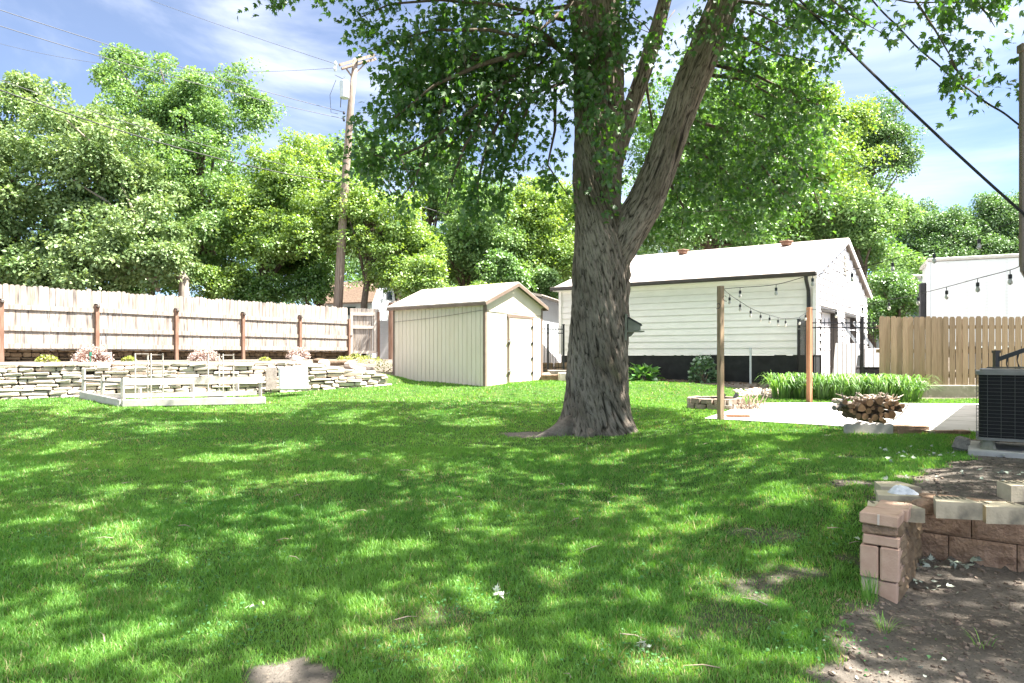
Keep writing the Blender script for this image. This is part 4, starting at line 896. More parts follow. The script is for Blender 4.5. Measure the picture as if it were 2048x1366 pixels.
mb.tube(pts, [.055,.07,.075,.08,.08,.085,.08,.08,.07], 10); lg = mb.build('log', M['bark_log'], smooth=True); tag(lg, 'long rough grey log lying across the rock pile', 'log')
# planter bed frame
PF = Fr((-7.93, 13.9), (.912, .409), (-.84, .55))
def gz(p): return float(zf(p[0], p[1]))
pl = thing('planter_frame', 'pale timber garden bed frame with short posts in front of the stone wall', 'planter', (-7.93, 13.9, .55))
mb = MB()
for (a0, b0, a1, b1) in ((0,0,2.75,0), (0,0,0,1.65)):
    p = PF(a0,b0,0); q = PF(a1,b1,0); mb.beam((p.x,p.y,gz(p)+.07), (q.x,q.y,gz(q)+.07), .14, .15, bev=.01)
mb.build('kerb', M['conc_grey'], pl)
for (a0, b0, z0, a1, b1, z1, w, h, mk) in ((0,.06,.21,2.6,.06,.21,.04,.09,'timber_pale'), (.04,0,.21,.04,1.6,.2,.04,.09,'timber_pale'), (0,0,.50,2.9,.3,.50,.04,.14,'timber_pale'), (0,0,.48,0,1.6,.50,.04,.045,'timber_grey')):
    p = PF(a0,b0,0); q = PF(a1,b1,0); mb = MB(); mb.beam((p.x,p.y,gz(p)+z0), (q.x,q.y,gz(p)+z1), w, h); mb.build('rail', M[mk], pl)
for (a, b_, h) in ((0,0,.56), (0,.8,.5), (0,1.6,.62), (.5,.4,.3), (1.5,.4,.48), (2.4,.4,.45), (2.85,.35,.55)):
    p = PF(a,b_,0); mb = MB(); mb.box((p.x, p.y, gz(p)+h/2+.02), (.055,.055,h)); mb.build('post', M['timber_pale'], pl)
for (px, d, lab) in ((297, 14.85, 'pale four-legged plant support nearer the planter corner'), (441, 15.6, 'pale four-legged plant support behind the concrete block')):
    c = P(px, 0, d); zb = gz(c); tl = thing('plant_support', lab, 'trellis', (c.x, c.y, zb), 'wooden plant supports in the bed')
    for k, dx in enumerate((-.26,-.09,.08,.24)):
        mb = MB(); mb.box((c.x+dx, c.y+(.14 if k % 2 else -.05), zb+.50), (.022,.022,1.04)); mb.build('leg', M['timber_pale'], tl)
    for zz in (.78, 1.01):
        mb = MB(); mb.beam((c.x-.27, c.y-.05, zb+zz), (c.x-.07, c.y+.14, zb+zz), .02, .02); mb.beam((c.x+.07, c.y-.05, zb+zz-.02), (c.x+.25, c.y+.14, zb+zz-.02), .02, .02); mb.build('rung', M['timber_grey'], tl)
c = P(434, 0, 14.95); zb = gz(c); mb = MB(); mb.box((c.x, c.y, zb+.09), (.36,.19,.18), rz=.3, bev=.01)
for dx in (-.09,.09): mb.box((c.x+dx*math.cos(.3), c.y+dx*math.sin(.3), zb+.1815), (.13,.11,.005), rz=.3)
tag(mb.build('cinder_block', M['conc_grey']), 'single grey concrete block on the lawn edge below the right plant support', 'block')
c = P(543, 757, 16.4); mb = MB(); mb.box((c.x, c.y, c.z), (.25,.04,.52), rz=.35, rx=-.12, bev=.004); tag(mb.build('board', M['timber_grey']), 'dark grey weathered board leaning on the stone wall', 'board')
c = P(587, 757, 16.2); mb = MB(); mb.box((c.x, c.y, c.z), (.68,.10,.54), rz=.6, rx=-.10, bev=.03, taper=1.0); tag(mb.build('panel', M['paint_white']), 'large white slab leaning against the stone wall beside the grey board', 'panel')
tag(MB().tube([P(181,735,15.9), P(180,707,15.95)], .012, 6).tube([P(181,712,15.95), P(181,704,15.95)], .03, 6).build('garden_stake', M['green_stake']), 'green garden stake beside the big dry shrub', 'stake')
# stepping stones by the maple trunk
for (px0, px1, py0, py1, d, mk, lab) in ((1096,1134,741,751,19.9,'timber_grey','long brown timber step left of the maple trunk'), (1084,1100,747,753,19.6,'limestone','small pale paver near the shed corner'), (1083,1122,750,757,19.2,'block_tan','flat reddish paver on the lawn by the shed corner'), (1118,1134,746,757,18.9,'limestone','pale broken paver touching the maple trunk')):
    a = P(px0, py1, d); b_ = P(px1, py0, d); mb = MB(); mb.box(((a.x+b_.x)/2, d+.15, (a.z+b_.z)/2-.03), (b_.x-a.x, .35, b_.z-a.z+.08), rz=rg.uniform(-.1,.1), bev=.015, jit=.006); tag(mb.build('paver', M[mk]), lab, 'paver', 'pavers between the shed and the maple')
mb = MB(); x = -.1
for k in range(9):
    l = rg.uniform(.2, .4)
    for r_ in range(2): stone(mb, (x+.9, 22.0, 1.0+r_*.17), (l, .25, .16), 0, rg)
    x += l
tag(mb.build('rock_edging', M['stone_brown']), 'low brown rock edging behind the black iron fence by the shed', 'wall')
# ================================================================ IRON FENCES
def iron(name, lab, runs, zt, zb, posts, r1z, r2z, sp=.105):
    c = runs[0][0]; t = thing(name, lab, 'fence', (c[0], c[1], zb))
    for a, b_ in runs:
        a = Vector((*a, 0)); b_ = Vector((*b_, 0)); n = max(2, int((b_-a).length/sp))
        for k in range(1, n):
            q = a.lerp(b_, k/n); mb = MB(); mb.tube([(q.x,q.y,zb), (q.x,q.y,zt-.03), (q.x,q.y,zt)], [.009,.009,.002], 5); mb.build('picket', M['black'], t)
        for z in (r1z, r2z, zb+.08): mb = MB(); mb.beam((a.x,a.y,z), (b_.x,b_.y,z), .03, .03); mb.build('rail', M['black'], t)
    for q in posts: mb = MB(); mb.box((q[0], q[1], (zt+.02+zb)/2-.05), (.065,.065,zt+.02-zb+.1)); mb.box((q[0], q[1], zt+.025), (.08,.08,.02)); mb.build('post', M['black'], t)
iron('iron_fence', 'black iron picket fence between the garage and the cedar fence', [((7.57,18.1),(7.34,17.0)), ((7.34,17.0),(9.12,17.02))], 2.42, .46, [(7.57,18.02),(7.34,17.0),(8.72,17.01)], 2.30, 2.18)
iron('iron_fence', 'short black iron picket fence between the shed and the garage', [((.80,20.4),(1.58,20.7))], 2.40, .95, [(1.08,20.5),(1.56,20.7)], 2.28, 2.16, .085)
# ladder, white boards, dark bin in front of the gable
mb = MB(); a0 = GF(-1.1, 4.2, .75); a1 = GF(-.06, 3.3, 2.5)
ld = thing('ladder', 'grey ladder leaning against the garage gable behind the iron fence', 'ladder', tuple(a0))
for o_ in (0, .4): mb = MB(); mb.beam(a0+Vector((o_,.1*o_,0)), a1+Vector((o_,.1*o_,0)), .03, .08); mb.build('side_rail', M['steel'], ld)
for k in range(1, 7): q = a0.lerp(a1, k/7); mb = MB(); mb.tube([q, q+Vector((.4,.04,0))], .014, 6); mb.build('rung', M['steel'], ld)
for k, (s_, tt, lab) in enumerate(((-.5, 1.4, 'white sheet panel leaning on the garage left of the ladder'), (-.9, 3.2, 'wide white sheet panel standing behind the iron fence under the ladder'))):
    c = GF(s_, tt, 0); mb = MB(); mb.box((c.x, c.y, 1.25), (.95,.03,1.15 if k == 0 else .9), rz=.5, rx=.12); tag(mb.build('sheet_panel', M['paint_white']), lab, 'panel')
c = P(1738, 742, 19.2); bn = thing('storage_bin', 'dark grey bin with lid behind the iron fence', 'bin', (c.x, c.y, .7))
mb = MB(); mb.box((c.x, c.y, .92), (.62,.5,.42), bev=.04, taper=1.08); mb.build('body', M['darkbox'], bn); mb = MB(); mb.box((c.x, c.y, 1.16), (.70,.56,.06), bev=.02); mb.build('lid', M['darkbox'], bn)
# ================================================================ CEDAR FENCE, FOOTING, BOX TRUCK
cf = thing('cedar_fence', 'brown cedar picket fence standing on a concrete footing at the right', 'fence', (11, 17, .5))
mb = MB(); x = 9.15; k = 0
while x < 13.6:
    w = .138; zt = 2.46+rsf.uniform(-.012,.012); zb = .60 if x < 10.35 else .76; g_ = .006 if k < 11 else .026
    poly = [(x, zb), (x+w, zb), (x+w, zt-.05), (x+w-.03, zt), (x+.03, zt), (x, zt-.05)]; yy = 17+(.012 if (k % 2 and k < 8) else 0)+rsf.uniform(-.003,.003)
    mb.slab([(a, yy, z) for a, z in poly], (0, .017, 0)); x += w+g_; k += 1
mb.build('board_panel', M['fence_cedar'], cf)
for z in (.98, 1.6, 2.2): mb = MB(); mb.box((11.35, 17.056, z), (4.5,.038,.09)); mb.build('rail', M['fence_cedar'], cf)
for x in (9.3, 11.35, 13.4): mb = MB(); mb.box((x, 17.125, 1.4), (.09,.09,2.0)); mb.build('post', M['fence_cedar'], cf)
mb = MB(); mb.box((12.05, 17.05, .56), (3.5,.26,.38), bev=.015); mb.box((10.18, 17.06, .62), (.24,.3,.46), bev=.02)
tag(mb.build('footing', M['conc_old']), 'mossy grey concrete footing under the cedar fence', 'footing')
tk = thing('box_trailer', 'tall white box trailer parked behind the cedar fence', 'truck', (P(1860, 0, 22).x, 22, .8), None, -.45)
TX0 = P(1857, 0, 22).x; tz = 4.62
mb = MB(); mb.box(((TX0+.06+TX0+9)/2, 23.25, (1.9+tz-.12)/2+.0), (8.94, 2.48, tz-.12-1.9), bev=.01); mb.build('box', M['truck'], tk)
mb = MB()
for k in range(1, 17):
    x = TX0+k*.52; mb.box((x, 22.006, 3.2), (.05,.006,tz-2.2))
mb.build('panel_seam', M['truck'], tk)
mb = MB()
for k in range(1, 17):
    for j in range(26):
        for s_ in (-.016, .016): mb.box((TX0+k*.52+s_, 22.0, 2.0+j*.098), (.011,.008,.011))
ob = mb.build('rivet', M['truckrail'], tk); ob['kind'] = 'stuff'
mb = MB(); mb.box((TX0+4.5, 23.25, tz-.055), (9.06,2.56,.11), bev=.02); mb.build('top_rail', M['truckrail'], tk)
mb = MB(); mb.box((TX0+.01, 22.05, 3.2), (.10,.14,2.6), bev=.02); mb.build('corner_post', M['truck'], tk)
mb = MB(); mb.box((TX0+4.5, 22.03, 1.84), (9.0,.1,.13)); mb.build('lower_rail', M['steel'], tk)
for x in (TX0+1.2, TX0+2.4):
    w_ = MB(); w_.tube([(x,22.1,1.3),(x,22.4,1.3)], .5, 24); wl = w_.build('wheel', M['darkbox'], tk); w_ = MB(); w_.tube([(x,22.08,1.3),(x,22.1,1.3)], .26, 16); w_.build('rim', M['steel'], wl)
mb = MB(); mb.box((TX0-.13, 22.3, 3.1), (.2,.3,1.5), bev=.03); mb.box((TX0-.22, 22.3, 2.3), (.24,.34,.35), bev=.05); mb.tube([(TX0-.2,22.3,2.1),(TX0-.2,22.4,.9)], .04, 8); mb.build('front_unit', M['darkbox'], tk)
hs = thing('far_house', 'grey clapboard house glimpsed between the bush and the white box', 'house', (14.5, 30, 1.2))
mb = MB(); mb.box((18.7, 33, 3.0), (1.6,4,4.0)); mb.build('wall', M['bluegrey'], hs); mb = MB(); mb.slab([(17.7,30.8,4.98),(19.7,30.8,4.98),(19.7,33,5.3),(17.7,33,5.3)], (0,0,.1)); mb.build('roof', M['conc_grey'], hs)
mb = MB(); mb.box((18.35, 30.97, 3.6), (.5,.05,.9)); mb.build('window', M['glass'], hs)
# ================================================================ OWN HOUSE CORNER, DOWNSPOUT, RAILING
ho = thing('house', 'own house whose corner carries the brown downspout at the right edge', 'house', (10, 9, .3))
mb = MB(); mb.prism([(6.22,8.22),(10.3,5.2),(17,12),(11.5,15.2)], .2, 2.75); mb.prism([(6.225,8.22),(10.3,5.21),(11.2,6.4),(7.15,9.43)], 2.75, 5.4); mb.build('wall', M['house'], ho)
mb = MB(); c = (6.045, 8.06)
mb.box((c[0], c[1], 3.84), (.088,.07,2.6), bev=.012); mb.box((c[0], c[1], 5.12), (.12,.10,.10), bev=.012)
mb.tube([(c[0],c[1],2.60),(c[0]+.005,c[1],2.50),(c[0]+.05,c[1],2.43),(c[0]+.16,c[1]+.05,2.40)], [.044,.046,.046,.046], 10)
for z in (2.9, 4.2): mb.box((c[0]+.06, c[1]+.04, z), (.2,.02,.03))
mb.build('downspout', M['brown_metal'], ho)
sr = thing('stair_railing', 'black iron stair railing with twisted balusters behind the air conditioner', 'railing', (5.75, 8.1, .41))
mb = MB(); mb.box((5.78,8.15,.97), (.05,.05,1.12)); mb.box((5.78,8.15,1.54), (.065,.065,.03)); mb.build('post', M['black'], sr)
mb = MB(); mb.beam((5.78,8.15,1.44), (6.22,7.9,1.66), .04, .05); mb.build('handrail', M['black'], sr)
mb = MB(); mb.beam((5.78,8.15,.75), (6.22,7.9,.97), .03, .03); mb.build('bottom_rail', M['black'], sr)
for k in range(1, 5):
    q = Vector((5.78,8.15,1.44)).lerp(Vector((6.22,7.9,1.66)), k/5+.02); pts = [(q.x+.011*math.cos(j*1.3), q.y+.011*math.sin(j*1.3), q.z-j*.045) for j in range(16)]
    mb = MB(); mb.tube(pts, [.006+.005*(j % 3 == 1) for j in range(16)], 6); mb.build('baluster', M['black'], sr)
# ================================================================ AIR CONDITIONER
ac = thing('air_conditioner', 'black outdoor condenser unit with wire guard on short feet', 'air conditioner', (5.62, 7.55, .47))
rz = -.60; A0 = np.array([5.62, 7.55]); ca, sa = math.cos(rz), math.sin(rz)
def rr_poly(h, r, n=5):
    o = []
    for (cx, cy, a0) in ((h-r,h-r,0),(-h+r,h-r,90),(-h+r,-h+r,180),(h-r,-h+r,270)):
        for k in range(n+1):
            a = R(a0+90*k/n); x = cx+r*math.cos(a); y = cy+r*math.sin(a); o.append((A0[0]+x*ca-y*sa, A0[1]+x*sa+y*ca))
    return o
H = .40
mb = MB(); mb.prism(rr_poly(H-.02,.07), .60, 1.29); mb.build('coil', M['ac_black'], ac)
mb = MB(); mb.prism(rr_poly(H+.005,.085), .575, .605); mb.build('base_pan', M['ac_frame'], ac)
mb = MB(); mb.prism(rr_poly(H+.008,.09), 1.285, 1.325); mb.prism(rr_poly(H-.03,.07), 1.325, 1.345); mb.build('top_cover', M['ac_frame'], ac)
mb = MB()
for r_ in np.linspace(.05, .30, 8): mb.tube([(A0[0]+r_*math.cos(a), A0[1]+r_*math.sin(a), 1.362) for a in np.linspace(0, 2*math.pi, 33)], .003, 4, cap=False)
for a in np.linspace(0, 2*math.pi, 9)[:-1]: mb.tube([(A0[0],A0[1],1.368),(A0[0]+.31*math.cos(a),A0[1]+.31*math.sin(a),1.355)], .004, 4)
mb.build('fan_guard', M['ac_wire'], ac)
pol = rr_poly(H,.08); mb = MB()
for z in np.linspace(.63, 1.26, 17): mb.tube([(p[0],p[1],z) for p in pol+[pol[0]]], .0022, 4, cap=False)
for s_ in range(4):
    for t_ in np.linspace(-.3, .3, 6):
        a = R(90*s_); x, y = H, t_; x, y = x*math.cos(a)-y*math.sin(a), x*math.sin(a)+y*math.cos(a); X = A0[0]+x*ca-y*sa; Y = A0[1]+x*sa+y*ca; mb.tube([(X,Y,.6),(X,Y,1.29)], .0026, 4)
mb.build('wire_guard', M['ac_wire'], ac)
for (x, y) in ((-.29,-.32),(.29,-.32),(-.29,.32),(.29,.32)):
    X = A0[0]+x*ca-y*sa; Y = A0[1]+x*sa+y*ca; mb = MB(); mb.tube([(X,Y,.47),(X,Y,.50),(X,Y,.58)], [.085,.065,.058], 12); mb.build('foot', M['conc_old'], ac)
mb = MB(); mb.box((A0[0],A0[1],.435), (.95,.95,.075), rz=rz, bev=.012); tag(mb.build('pad', M['conc_grey']), 'grey concrete pad under the air conditioner', 'pad')
mb = MB(); mb.box((5.20,7.90,.47), (.07,.20,.17), rz=.3, rx=.1, ry=.35, bev=.03, jit=.01); tag(mb.build('rock', M['timber_grey']), 'dark slab leaning on the left side of the air conditioner', 'rock')
# ================================================================ PATIO
mb = MB(); mb.prism([(p[0], p[1]) for p in PATIO], .30, .385)
pt = mb.build('patio', M['concrete']); struct(pt)
for (a, b_) in (((5.6,9.5),(9.6,15.6)), ((8.3,11.0),(7.2,11.9)), ((3.6,12.2),(9.9,12.5)), ((6.2,14.0),(11.5,14.1))):
    j_ = MB(); j_.beam((a[0],a[1],.3865), (b_[0],b_[1],.3865), .012, .002); jo = j_.build('joint', M['conc_old'], pt)
mb = MB()
for k, q in enumerate(((1448,858,9.9),)): pass
mb = MB(); mb.box((5.05, 9.62, .345), (1.55,.16,.05), rz=.04, bev=.008); tag(mb.build('edging_strip', M['timber_pale']), 'pale flat strip under the scalloped edging at the patio edge', 'edging')
# posts and string lights
def post(px, py, top, d, w, mk, lab, rz):
    c = P(px, py, d); z1 = CAMZ+(HOR-top)/F*d; t = thing('post', lab, 'post', (c.x, c.y, c.z))
    mb = MB(); mb.box((c.x, c.y, (c.z-.1+z1)/2), (w,w,z1-c.z+.1), rz=rz, bev=.005); mb.build('shaft', M[mk], t); return t, c, z1
pA, cA, zA = post(1441, 839, 572, 11.9, .090, 'wood_post', 'tall brown wooden post at the near corner of the patio', .42)
for (dx, z, s_) in ((-.05, 2.37, -1), (.05, 2.50, 1)):
    mb = MB(); pts = [(cA.x+dx+s_*(.02+.07*t*math.cos(t*5)), cA.y-.06, z+.07*t*math.sin(t*5)) for t in np.linspace(.1, 1, 14)]; mb.tube(pts, .006, 5); mb.build('hook', M['black'], pA)
pB, cB, zB = post(1618.5, 805, 615, 16.2, .10, 'orange_post', 'orange-stained wooden post at the far edge of the patio', .5)
mb = MB(); c = P(1476, 832, 12.3); mb.box((c.x, c.y, .405), (.40,.09,.036), rz=-.08, bev=.003); tag(mb.build('plank', M['orange_post']), 'short reddish plank lying on the patio beside the brown post', 'plank')
def string(lab, pts, bulbs, rb=.0055):
    a = P(*pts[0]); t = thing('string_light', lab, 'string light', tuple(a), 'string lights over the patio')
    w = [P(*p) for p in pts]; fine = []
    n = len(w)
    for i in range(n-1):
        p0 = w[max(i-1,0)]; p1 = w[i]; p2 = w[i+1]; p3 = w[min(i+2,n-1)]
        for k in range(5):
            u = k/5; fine.append(.5*((2*p1)+(p2-p0)*u+(2*p0-5*p1+4*p2-p3)*u*u+(3*p1-p0-3*p2+p3)*u**3))
    fine.append(w[-1]); mb = MB(); mb.tube(fine, rb, 5); mb.build('cable', M['wire'], t)
    fx = [(q.x/q.y*F+1024) for q in fine]
    for bx in bulbs:
        i = min(range(len(fine)), key=lambda j: abs(fx[j]-bx)); q = fine[i]
        s = MB(); s.tube([q, q-Vector((0,0,.05))], .005, 5); s.tube([q-Vector((0,0,.05)), q-Vector((0,0,.055)), q-Vector((0,0,.105))], [.010,.021,.021], 8); so_ = s.build('socket', M['black'], t)
        g_ = MB(); z = q.z-.105; g_.tube([(q.x,q.y,z),(q.x,q.y,z-.02),(q.x,q.y,z-.045),(q.x,q.y,z-.065),(q.x,q.y,z-.078)], [.014,.020,.028,.022,.006], 8); g_.build('bulb', M['bulb'], so_, smooth=True)
string('upper cable of hanging bulbs from the brown post past the garage corner', [(1446,578,11.9),(1480,575,11.7),(1552,569,11.3),(1625,550,10.8),(1704,540,10.3),(1785,518,9.8),(1868,500,9.2),(1958,470,8.6),(2046,437,8.05)], [1480,1552,1625,1704,1785,1868,1960])
string('sagging cable of bulbs between the brown post and the orange post', [(1446,577,11.9),(1459,589,12.2),(1480,603,12.6),(1501,616,13.1),(1521,625,13.6),(1539,630,14.1),(1556,635,14.6),(1571,637,15),(1599,634,15.6),(1616,621,16.15)], [1459,1480,1501,1521,1539,1556,1571,1598,1611])
string('lower cable of bulbs running from the orange post across the white box to the downspout', [(1622,619,16.1),(1672,619,14.8),(1725,610,13.6),(1778,600,12.2),(1836,588,11),(1893,574,10),(1955,557,9),(2020,540,8.3),(2040,532,8.08)], [1672,1725,1778,1836,1893,1955,2020])
# ================================================================ FIRE PIT
FC = (4.33, 14.55); fp = thing('fire_pit', 'round fire pit ring of two courses of tan blocks', 'fire pit', (*FC, .37))
mb = MB(); rg = random.Random(4)
for r_ in range(2):
    n = 13
    for k in range(n):
        a = 2*math.pi*(k+.5*r_)/n; mb.box((FC[0]+.50*math.cos(a), FC[1]+.50*math.sin(a), .365+.115*r_+.06), (.15,.235,.112), rz=a+rg.uniform(-.03,.03), bev=.012, jit=.006)
mb.build('block_ring', M['pit_block'], fp)
mb = MB(); mb.tube([(FC[0]+.41*math.cos(a), FC[1]+.41*math.sin(a), .58) for a in np.linspace(0, 2*math.pi, 25)], .012, 6); mb.tube([(FC[0],FC[1],.36),(FC[0],FC[1],.40)], .42, 20); mb.build('fire_ring', M['darkbox'], fp)
for k, (a, l, lab) in enumerate(((.3,.5,'charred log end poking above the fire pit rim behind the post'),(1.2,.45,'second charred log end poking out at the right of the fire pit'))):
    q = Vector((FC[0]+.05+.28*k, FC[1]-.05, .45)); mb = MB(); mb.tube([q, q+Vector((.14,.05,.22))], [.05,.045], 8); tag(mb.build('charred_log', M['darkbox']), lab, 'log')
mb = MB(); rg = random.Random(8)
for k in range(46):
    c = Vector((FC[0]+.55+rg.uniform(-.12,.28), FC[1]-.42+rg.uniform(-.15,.15), .38)); e = c+Vector((rg.uniform(-.28,.26), rg.uniform(-.1,.2), rg.uniform(.05,.42)))
    mb.tube([c, (c+e)/2+Vector((rg.uniform(-.05,.05),0,.03)), e], [.012,.009,.004], 5)
tag(mb.build('brush_pile', M['twig']), 'heap of pale twigs and sticks piled on the right side of the fire pit', 'brush pile')
# ================================================================ FIREWOOD
RC = P(1740, 848, 10.15); rk = thing('firewood_rack', 'thin rusty half-hoop rack cradling the firewood', 'rack', (RC.x, RC.y, .385))
Rr = .56; cz = RC.z+Rr
for yo in (-.12, .12):
    mb = MB(); mb.tube([(RC.x+Rr*math.sin(a), RC.y+yo, cz-Rr*math.cos(a)) for a in np.linspace(-1.05, 1.12, 22)], .007, 6); mb.build('hoop', M['scrap'], rk)
mb = MB(); mb.beam((RC.x-.15,RC.y-.12,RC.z-.0), (RC.x-.15,RC.y+.12,RC.z), .02, .02); mb.beam((RC.x+.15,RC.y-.12,RC.z+.0), (RC.x+.15,RC.y+.12,RC.z), .02, .02)
for s_ in (-1, 1): mb.beam((RC.x+s_*.15,RC.y-.12,.38), (RC.x+s_*.15,RC.y-.12,RC.z+.02), .015, .015)
mb.build('foot', M['scrap'], rk)
rg = random.Random(15); placed = []; tries = 0
rows = ['at the bottom of the firewood rack', 'low in the firewood rack', 'in the middle of the firewood rack', 'high in the firewood rack', 'on top of the firewood pile']
cands = []
while len(placed) < 34 and tries < 6000:
    tries += 1; r_ = rg.choice((.034,.040,.046,.052,.058,.064)); 
    if tries > 2500: r_ = .034
    z = RC.z+.02+rg.random()**1.0*.40; hw_ = math.sqrt(max(0, Rr*Rr-(cz-z)**2))-r_-.01; x = rg.uniform(-1, 1)*hw_
    if math.hypot(x, z-cz)+r_ > Rr-.008: continue
    if hw_ < 0 or z-RC.z > .36+.06*math.sin(x*9+1): continue
    if all(math.hypot(x-p[0], z-p[1]) > (r_+p[2])*.93 for p in placed): placed.append((x, z, r_))
placed.sort(key=lambda p: (round((p[1]-RC.z)/.1), p[0]))
cnt = {}
for (x, z, r_) in placed: cnt[min(4, int((z-RC.z)/.09))] = cnt.get(min(4, int((z-RC.z)/.09)), 0)+1
seen = {}
ordw = ['leftmost','second','third','fourth','fifth','sixth','seventh','eighth','ninth','tenth','eleventh','twelfth','thirteenth']
for (x, z, r_) in sorted(placed, key=lambda p: p[0]):
    k = min(4, int((z-RC.z)/.09)); i = seen.get(k, 0); seen[k] = i+1
    split = rg.random() < .4; L_ = .34+rg.uniform(-.04,.05); y0 = RC.y-L_/2+rg.uniform(-.03,.03)
    desc = ('split triangular' if split else ('thick round' if r_ > .05 else 'thin round'))
    lab = f"{desc} firewood log, {ordw[min(i,12)]}{'' if i == 0 else ' from left'} {rows[k]}"
    t = thing('firewood_log', lab, 'log', (RC.x+x, RC.y, z), 'firewood logs in the rack')
    n = 3 if split else 11; rot = rg.random()*6; rv = [r_*(1.15 if split else rg.uniform(.9,1.08)) for _ in range(n)]
    if split: n = 6; rv = [r_*1.2, r_*.86, r_*1.15, r_*.86, r_*1.1, r_*.8]
    ring = [(rv[j]*math.cos(rot+2*math.pi*j/n), rv[j]*math.sin(rot+2*math.pi*j/n)) for j in range(n)]
    tl_ = rg.uniform(-.04,.04); vs = [(RC.x+x+a, y0, z+b_) for a, b_ in ring]+[(RC.x+x+a+tl_, y0+L_, z+b_) for a, b_ in ring]
    link('bark', vs, [(j, (j+1)%n, n+(j+1)%n, n+j)[::-1] for j in range(n)], M['bark_log' if z-RC.z < .30 or rg.random() < .5 else 'log_pale'], t)
    vs = [(RC.x+x+a*.97, y0-.002, z+b_*.97) for a, b_ in ring]
    link('cut_end', vs, [tuple(range(n))], M['log_end'], t)
mb = MB()
for k in range(60):
    a = Vector((RC.x+rg.uniform(-.42,.36), RC.y+rg.uniform(-.15,.1), RC.z+.36+rg.uniform(-.02,.04))); e = a+Vector((rg.uniform(-.16,.16), rg.uniform(-.15,.15), rg.uniform(-.01,.10)))
    mb.tube([a, a.lerp(e,.5)+Vector((0,0,rg.uniform(-.02,.03))), e], [rg.uniform(.006,.014), .009, .004], 5)
tag(mb.build('kindling', M['log_pale']), 'bleached knotty twigs and bark heaped on top of the firewood', 'kindling')
mb = MB(); a = P(1668,816,10.0); b_ = P(1700,806,10.2); mb.tube([a, a.lerp(b_,.5)+Vector((0,0,.01)), b_], [.04,.036,.034], 9); mb.tube([P(1692,812,10.05),P(1672,798,10.0)], [.02,.008], 6); mb.tube([P(1688,806,10.05),P(1684,786,10.0)], [.02,.006], 6)
tag(mb.build('forked_branch', M['timber_grey']), 'grey forked branch sticking out left of the firewood pile', 'branch')
# scalloped concrete edger
c = P(1737, 868, 9.72); ne = 60; prof = []
for k in range(ne+1):
    x = -.345+.69*k/ne; prof.append((x, .148+.02*abs(math.sin(math.pi*(k/ne)*6))))
poly = [(-.345, -.05), (.345, -.05)]+[(x, z) for x, z in reversed(prof)]
mb = MB(); zb = .36; mb.slab([(c.x+x, 9.70+.03*x, zb+z) for x, z in poly], (0, .055, 0)); tag(mb.build('edging_block', M['conc_grey']), 'grey scalloped concrete edging block in front of the firewood', 'edging')
for k, (px0, px1, z0, mk, lab) in enumerate(((1792,1852,.36,'block_tan','long rough reddish block at the bottom of the low stack beside the firewood'), (1790,1856,.425,'block_tan','long rough reddish block on top of the low stack beside the firewood'), (1853,1868,.36,'block_cream','small pale block closing the right end of the low stack'), (1869,1912,.36,'block_tan','dark reddish brick at the patio edge right of the low stack'), (1915,1938,.36,'block_tan','dark reddish brick at the patio edge nearest the air conditioner'))):
    a = (px0-1024)/F*9.75; b_ = (px1-1024)/F*9.75; mb = MB(); mb.box(((a+b_)/2, 9.78, z0+.032), (b_-a-.01,.16,.06), rz=.02, bev=.008, jit=.006); tag(mb.build('brick', M[mk]), lab, 'brick', 'bricks along the near patio edge')
# ================================================================ BLOCK WALL AND PILLAR
def rough_face(mb, o, u, n, l, h, dep, seed, amp=.018, bev=.008):
    """a split-face block: front grid displaced along n, o = lower left front corner (Vector), u,n plan unit vectors"""
    r = np.random.RandomState(seed); nx_, nz_ = max(4, int(l/.018)), max(4, int(h/.018)); b0 = len(mb.v)
    for j in range(nz_+1):
        for i in range(nx_+1):
            s_, t_ = i/nx_, j/nz_; e = min(s_, 1-s_)*l; e2 = min(t_, 1-t_)*h
            d_ = amp*(float(fbm(s_*l*9+seed*3.1, t_*h*14+seed*1.7, 4))*2-.55)*min(1, min(e, e2)/.02+.0)-.004
            p = o+u*(s_*l)+Vector((0,0,t_*h))+n*d_; mb.v.append(tuple(p))
    for j in range(nz_):
        for i in range(nx_): a = b0+j*(nx_+1)+i; mb.f.append((a, a+1, a+nx_+2, a+nx_+1))
    mb.slab([o-n*.0045, o+u*l-n*.0045, o+u*l-n*dep, o-n*dep], (0,0,h))
BDv = Vector((.80,-.60,0)); ADv = Vector((.60,.80,0)); nB = -ADv
bwall = thing('block_wall', 'rough tan split-face block retaining wall around the sunken corner', 'wall', (3.6, 4.8, -.03))
mb = MB(); o = Vector((3.02,5.17,-.03)); sd_ = 1
for r_, (x0, zz) in enumerate(((-.16, 0), (-.02, .204))):
    x = x0
    while x < 3.2:
        l = .405; rough_face(mb, o+BDv*x+Vector((0,0,zz)), BDv, nB, l-.006, .198, .25, sd_); x += l; sd_ += 1
mb.build('main_courses', M['block_tan'], bwall)
mb = MB()
for (x, l) in ((0.02,.14), (.165,.15), (.34,.26), (.61,.45), (1.07,.4)):
    rough_face(mb, o+BDv*x+Vector((0,0,.410))+nB*.01, BDv, nB, l-.012, .055 if x < .6 else .035, .2, sd_, amp=.012); sd_ += 1
mb.build('thin_course', M['block_tan'], bwall)
